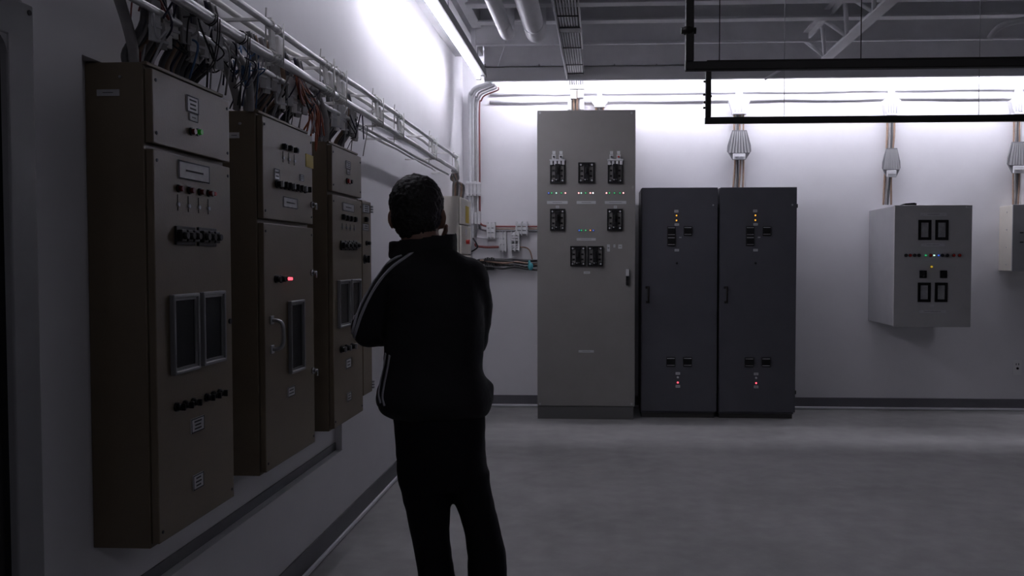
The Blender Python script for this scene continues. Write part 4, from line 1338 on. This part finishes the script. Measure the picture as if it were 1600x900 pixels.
# joints
LS, LE = J(632, 436, 0.0), J(577, 514, 0.03)
RS, RE = J(727, 438, 0.0), J(735, 530, 0.10)
LH = J(668, 512, 0.27)
HC_ = J(651, 330, 0.02)                 # centre of the head
RH = J(676, 432, 0.175)                 # right wrist below the chin
hipL, hipR = J(662, 700, 0.0), J(714, 700, 0.0)
kneL, kneR = J(679, 880, -0.012), J(760, 872, 0.02)
ankL, ankR = J(693, 1110, 0.0), J(764, 1108, 0.02)
zL = 0.085
ankL.z = ankR.z = zL

# skin: head, neck, torso, arms and hands, legs and feet in one surface
b = MB()
b.ball(HC_ + V3((0, 0, 0.018)), 0.075, 0.090, 0.088, 22, Matrix.Rotation(math.atan2(-FD.x, FD.y), 3, 'Z'))
b.ball(HC_ + FD * 0.03 + V3((0, 0, -0.045)), 0.060, 0.070, 0.068, 20, Matrix.Rotation(math.atan2(-FD.x, FD.y), 3, 'Z'))
b.ball(HC_ + FD * 0.075 + V3((0, 0, -0.085)), 0.030, 0.026, 0.026, 14)             # chin
limb(b, [HC_ + FD * 0.100 + V3((0, 0, 0.005)), HC_ + FD * 0.118 + V3((0, 0, -0.030))], [0.010, 0.014])   # nose
for sg in (-1, 1):
    b.ball(HC_ + FD * 0.088 + RD * sg * 0.032 + V3((0, 0, 0.022)), 0.024, 0.014, 0.010, 12)   # brow
    b.ball(HC_ + FD * 0.098 + RD * sg * 0.012 + V3((0, 0, -0.058)), 0.016, 0.010, 0.007, 10)  # lips
    b.ball(HC_ + FD * 0.066 + RD * sg * 0.045 + V3((0, 0, -0.02)), 0.022, 0.024, 0.022, 10)   # cheeks
earL, earR = J(612.5, 341, 0.0), J(691, 341, 0.0)
for e, sg in ((earL, -1), (earR, 1)):
    rot = Matrix.Rotation(math.atan2(-FD.x, FD.y) + sg * 0.35, 3, 'Z')
    b.ball(e, 0.011, 0.022, 0.030, 14, rot)
    b.ball(e + V3((0, 0, -0.02)) + FD * 0.006, 0.008, 0.012, 0.014, 10, rot)
limb(b, [J(654, 350, 0.0), J(657, 375, -0.005), J(661, 405, -0.01)], [0.056, 0.058, 0.066])
b.loft([oval(640, 705, 400, 0.06), oval(618, 738, 425, 0.09), oval(615, 745, 470, 0.105), oval(618, 742, 560, 0.095), oval(628, 744, 640, 0.09), oval(632, 740, 690, 0.085)])
limb(b, [LS, LE, LE.lerp(LH, 0.5), LH], [0.050, 0.040, 0.036, 0.027])
limb(b, [RS, RE, RE.lerp(RH, 0.5), RH], [0.050, 0.040, 0.036, 0.027])
limb(b, [hipL, kneL, kneL.lerp(ankL, 0.35) + FD * -0.01, ankL], [0.052, 0.040, 0.040, 0.032])
limb(b, [hipR, kneR, kneR.lerp(ankR, 0.35) + FD * -0.01, ankR], [0.052, 0.040, 0.040, 0.032])
for a, sg in ((ankL, -1), (ankR, 1)):
    limb(b, [V3((a.x, a.y, 0.05)) - FD * 0.03, V3((a.x, a.y, 0.05)) + FD * 0.10 + RD * sg * 0.02, V3((a.x, a.y, 0.045)) + FD * 0.16 + RD * sg * 0.03], [0.034, 0.032, 0.026])
hand(b, LH, RD * 0.9 + FD * 0.1, FD * -1, V3((0, 0, 1)), 1.0, 0.25, 1)
hand(b, RH, V3((0, 0, 1)) - RD * 0.25 - FD * 0.1, FD * -1 - RD * 0.1, RD, 0.88, 0.95, -1)
tip = J(697, 352.5, 0.085)
limb(b, [J(683, 398, 0.165), J(690, 376, 0.145), J(696, 362, 0.115), tip], [0.010, 0.0095, 0.009, 0.008])     # forefinger along the jaw, its end shows beside his neck
body = fused(b, 0.0055, 3)
person = body.build('person', 'skin', None, P0)
person.location = P0
person['label'] = 'man seen from behind in a black track jacket with pale sleeve stripes and black trousers'
person['category'] = 'person'
for sg in (-1, 1):
    b = MB(); b.ball(HC_ + FD * 0.082 + RD * sg * 0.031 + V3((0, 0, 0.004)), 0.012, 0.010, 0.0065, 12)
    b.build('eye', 'paper', person, P0)
    b = MB(); b.ball(HC_ + FD * 0.0905 + RD * sg * 0.031 + V3((0, 0, 0.004)), 0.005, 0.003, 0.005, 10)
    b.build('pupil', 'ink', person, P0)

# hair
b = MB()
rotz = Matrix.Rotation(math.atan2(-FD.x, FD.y), 3, 'Z')
b.ball(HC_ + V3((0, 0, 0.024)) + FD * -0.008, 0.0815, 0.098, 0.0865, 26, rotz)
b.ball(HC_ + FD * -0.022 + V3((0, 0, -0.012)), 0.077, 0.083, 0.080, 22, rotz)
b.ball(HC_ + FD * -0.040 + V3((0, 0, -0.050)), 0.057, 0.046, 0.050, 18, rotz)
hr = fused(b, 0.006, 2)
for v in hr.bm.verts:
    n_ = noise.noise(v.co * 85) + 0.7 * noise.noise(v.co * 170)
    v.co += v.normal * (0.0042 * n_ + 0.001)
# cut away the face
dead = [v for v in hr.bm.verts if (v.co - HC_).dot(FD) > 0.056 - 0.5 * max(0.0, 0.03 - (v.co.z - HC_.z)) and v.co.z < HC_.z + 0.066 + 0.004 * math.sin(v.co.x * 300)]
bmesh.ops.delete(hr.bm, geom=dead, context='VERTS')
hr.build('hair', 'hair', person, P0)

# jacket
b = MB()
b.loft([oval(628, 706, 388, 0.075), oval(617, 726, 398, 0.088), oval(603, 744, 412, 0.108), oval(598, 752, 440, 0.122), oval(598, 755, 480, 0.128), oval(600, 757, 520, 0.125),
        oval(601, 756, 550, 0.120), oval(599, 753, 573, 0.118), oval(594, 759, 592, 0.126), oval(589, 766, 608, 0.134), oval(588, 770, 625, 0.136), oval(594, 768, 639, 0.128), oval(612, 758, 650, 0.112)])
limb(b, [LS, LS.lerp(LE, 0.5) + RD * -0.006, LE], [0.072, 0.065, 0.057])
limb(b, [LE, LE.lerp(LH, 0.45) + V3((0, 0, -0.004)), LE.lerp(LH, 0.92)], [0.057, 0.052, 0.040])
limb(b, [RS, RS.lerp(RE, 0.45) + RD * 0.012, RE], [0.074, 0.068, 0.058])
limb(b, [RE, RE.lerp(RH, 0.5), RE.lerp(RH, 0.88)], [0.056, 0.050, 0.038])
# extra cloth folds at waist and elbow
limb(b, [J(604, 612, 0.02), J(600, 628, 0.02)], [0.030, 0.028])
limb(b, [J(757, 606, 0.0), J(757, 626, 0.0)], [0.030, 0.028])
jk = fused(b, 0.0075, 5, 0.0042, 11.0)
jbm = jk.bm.copy()
bvh = BVHTree.FromBMesh(jbm)
jacket = jk.build('jacket', 'jacket', person, P0)
# stand-up collar: a wall of cloth round the neck, higher at the sides
b = MB()
n = 40
rings = [[], [], [], []]
for k in range(n):
    th = 2 * math.pi * k / n
    cs, sn = math.cos(th), math.sin(th)          # cs along right, sn along forward
    front = max(0.0, sn)
    for i, (wd, y_, dd) in enumerate(((54, 402, 0.092), (51, 372, 0.082), (47.5, 371.5, 0.075), (48, 404, 0.085))):
        tilt = -7 * cs * (1 if i in (1, 2) else 0.3) - (2 if i in (1, 2) else 0) * abs(cs)
        flare = 1.0 + (0.05 if i in (1, 2) else 0) * abs(cs)
        rings[i].append(J(661, y_ + tilt + front * (18 if i in (1, 2) else 8), 0) + RD * (wd * PX * cs * flare) + FD * (dd * sn + 0.006))
b.loft(rings + [rings[0]], False)
bmesh.ops.remove_doubles(b.bm, verts=b.bm.verts, dist=0.0005)
b2 = fused(b, 0.006, 2, 0.0025, 20)
b2.build('collar', 'jacket', jacket, P0)


def ribbon(pix, width, off=0.0025, v_from=-0.8):
    """Flat stripe sewn on the jacket: dropped on the cloth from behind, else on its nearest point."""
    pts = []
    path = spline([V3((x, y, 0)) for x, y in pix], 10)
    for q in path:
        o_ = J(q.x, q.y, v_from)
        d_ = (J(q.x, q.y, 0.0) - o_).normalized()
        hit, nrm, _, _ = bvh.ray_cast(o_, d_)
        if hit is None or (hit - O).length > 2.75:
            hit, nrm, _, _ = bvh.find_nearest(J(q.x, q.y, 0.0))
        pts.append((hit, nrm))
    b = MB()
    rings = []
    for i, (p, nn) in enumerate(pts):
        tg = (pts[min(i + 1, len(pts) - 1)][0] - pts[max(i - 1, 0)][0])
        tg = tg.normalized() if tg.length > 1e-6 else V3((0, 0, -1))
        sd = tg.cross(nn).normalized() * width / 2
        rings.append([p + sd + nn * off, p - sd + nn * off, p - sd - nn * 0.003, p + sd - nn * 0.003])
    b.loft(rings, True, True)
    return b.build('stripe', 'stripe', jacket, P0)


for pix in ([(646, 393), (634, 402), (616, 415), (600, 431), (586, 450), (575, 470), (565, 492), (558, 512), (553, 528)],
            [(628, 398), (612, 407), (596, 420), (583, 437), (572, 457), (562, 480), (555, 503), (550, 522)],
            [(612, 401), (600, 409), (588, 420), (577, 436), (567, 456), (558, 478), (552, 500)]):
    ribbon(pix, 0.010)
for pix in ([(603, 552), (600, 572), (595, 595), (592, 615), (595, 630)], [(609, 555), (606, 575), (601, 600), (598, 620), (601, 634)]):
    ribbon(pix, 0.007)

# trousers
b = MB()
b.loft([oval(612, 758, 640, 0.108), oval(616, 759, 670, 0.112), oval(619, 758, 705, 0.115), oval(621, 762, 735, 0.112), oval(624, 766, 757, 0.105)])


def leg(side, rows):
    b.loft([oval(l, r, y, hd, v, 24, 2.1) for (l, r, y, hd, v) in rows])


leg(-1, ((620, 702, 735, 0.098, 0.0), (625, 702, 760, 0.095, 0.0), (634, 704, 800, 0.085, -0.005), (642, 702, 830, 0.080, -0.008), (648, 706, 860, 0.076, -0.010), (653, 711, 900, 0.074, -0.012),
         (658, 716, 960, 0.072, -0.012), (663, 719, 1030, 0.068, -0.008), (667, 722, 1090, 0.066, 0.0), (666, 726, 1140, 0.070, 0.006), (666, 727, 1152, 0.070, 0.006)))
leg(1, ((700, 766, 735, 0.096, 0.0), (700, 766, 760, 0.094, 0.0), (717, 775, 800, 0.084, 0.0), (727, 784, 835, 0.078, 0.002), (730, 790, 865, 0.075, 0.004), (731, 792, 900, 0.074, 0.006),
        (733, 793, 960, 0.072, 0.01), (735, 793, 1030, 0.068, 0.012), (736, 792, 1090, 0.066, 0.016), (734, 794, 1140, 0.070, 0.02), (734, 795, 1152, 0.070, 0.02)))
tr = fused(b, 0.0085, 4, 0.0030, 10.0)
tr.build('trousers', 'trouser', person, P0)

# shoes
for a, sg in ((ankL, -1), (ankR, 1)):
    b = MB()
    base = V3((a.x, a.y, 0))
    dirv = (FD + RD * sg * 0.18).normalized()
    sdv = V3((dirv.y, -dirv.x, 0))
    rings = []
    for k, (f_, h_, w_) in enumerate(((-0.088, 0.030, 0.026), (-0.075, 0.075, 0.038), (-0.03, 0.098, 0.043), (0.03, 0.095, 0.046), (0.09, 0.070, 0.050), (0.15, 0.055, 0.049), (0.19, 0.040, 0.038), (0.205, 0.022, 0.020))):
        c_ = base + dirv * f_
        rings.append([c_ + sdv * (w_ * math.cos(th)) + V3((0, 0, h_ * 0.5 + h_ * 0.5 * math.sin(th) if math.sin(th) > -0.7 else 0.0)) for th in [2 * math.pi * q / 16 for q in range(16)]])
    b.loft(rings)
    sh = b.build('shoe', 'shoe_black', person, P0)
    b = MB()
    out = [base + dirv * f_ + sdv * w_ for f_, w_ in ((-0.09, 0.02), (-0.07, 0.04), (0.02, 0.046), (0.10, 0.054), (0.17, 0.046), (0.208, 0.02))]
    inn = [base + dirv * f_ - sdv * w_ for f_, w_ in ((0.208, 0.02), (0.17, 0.046), (0.10, 0.052), (0.02, 0.044), (-0.07, 0.04), (-0.09, 0.02))]
    b.prism(out + inn, (0, 0, 0.016))
    b.build('sole', 'black', sh, P0)
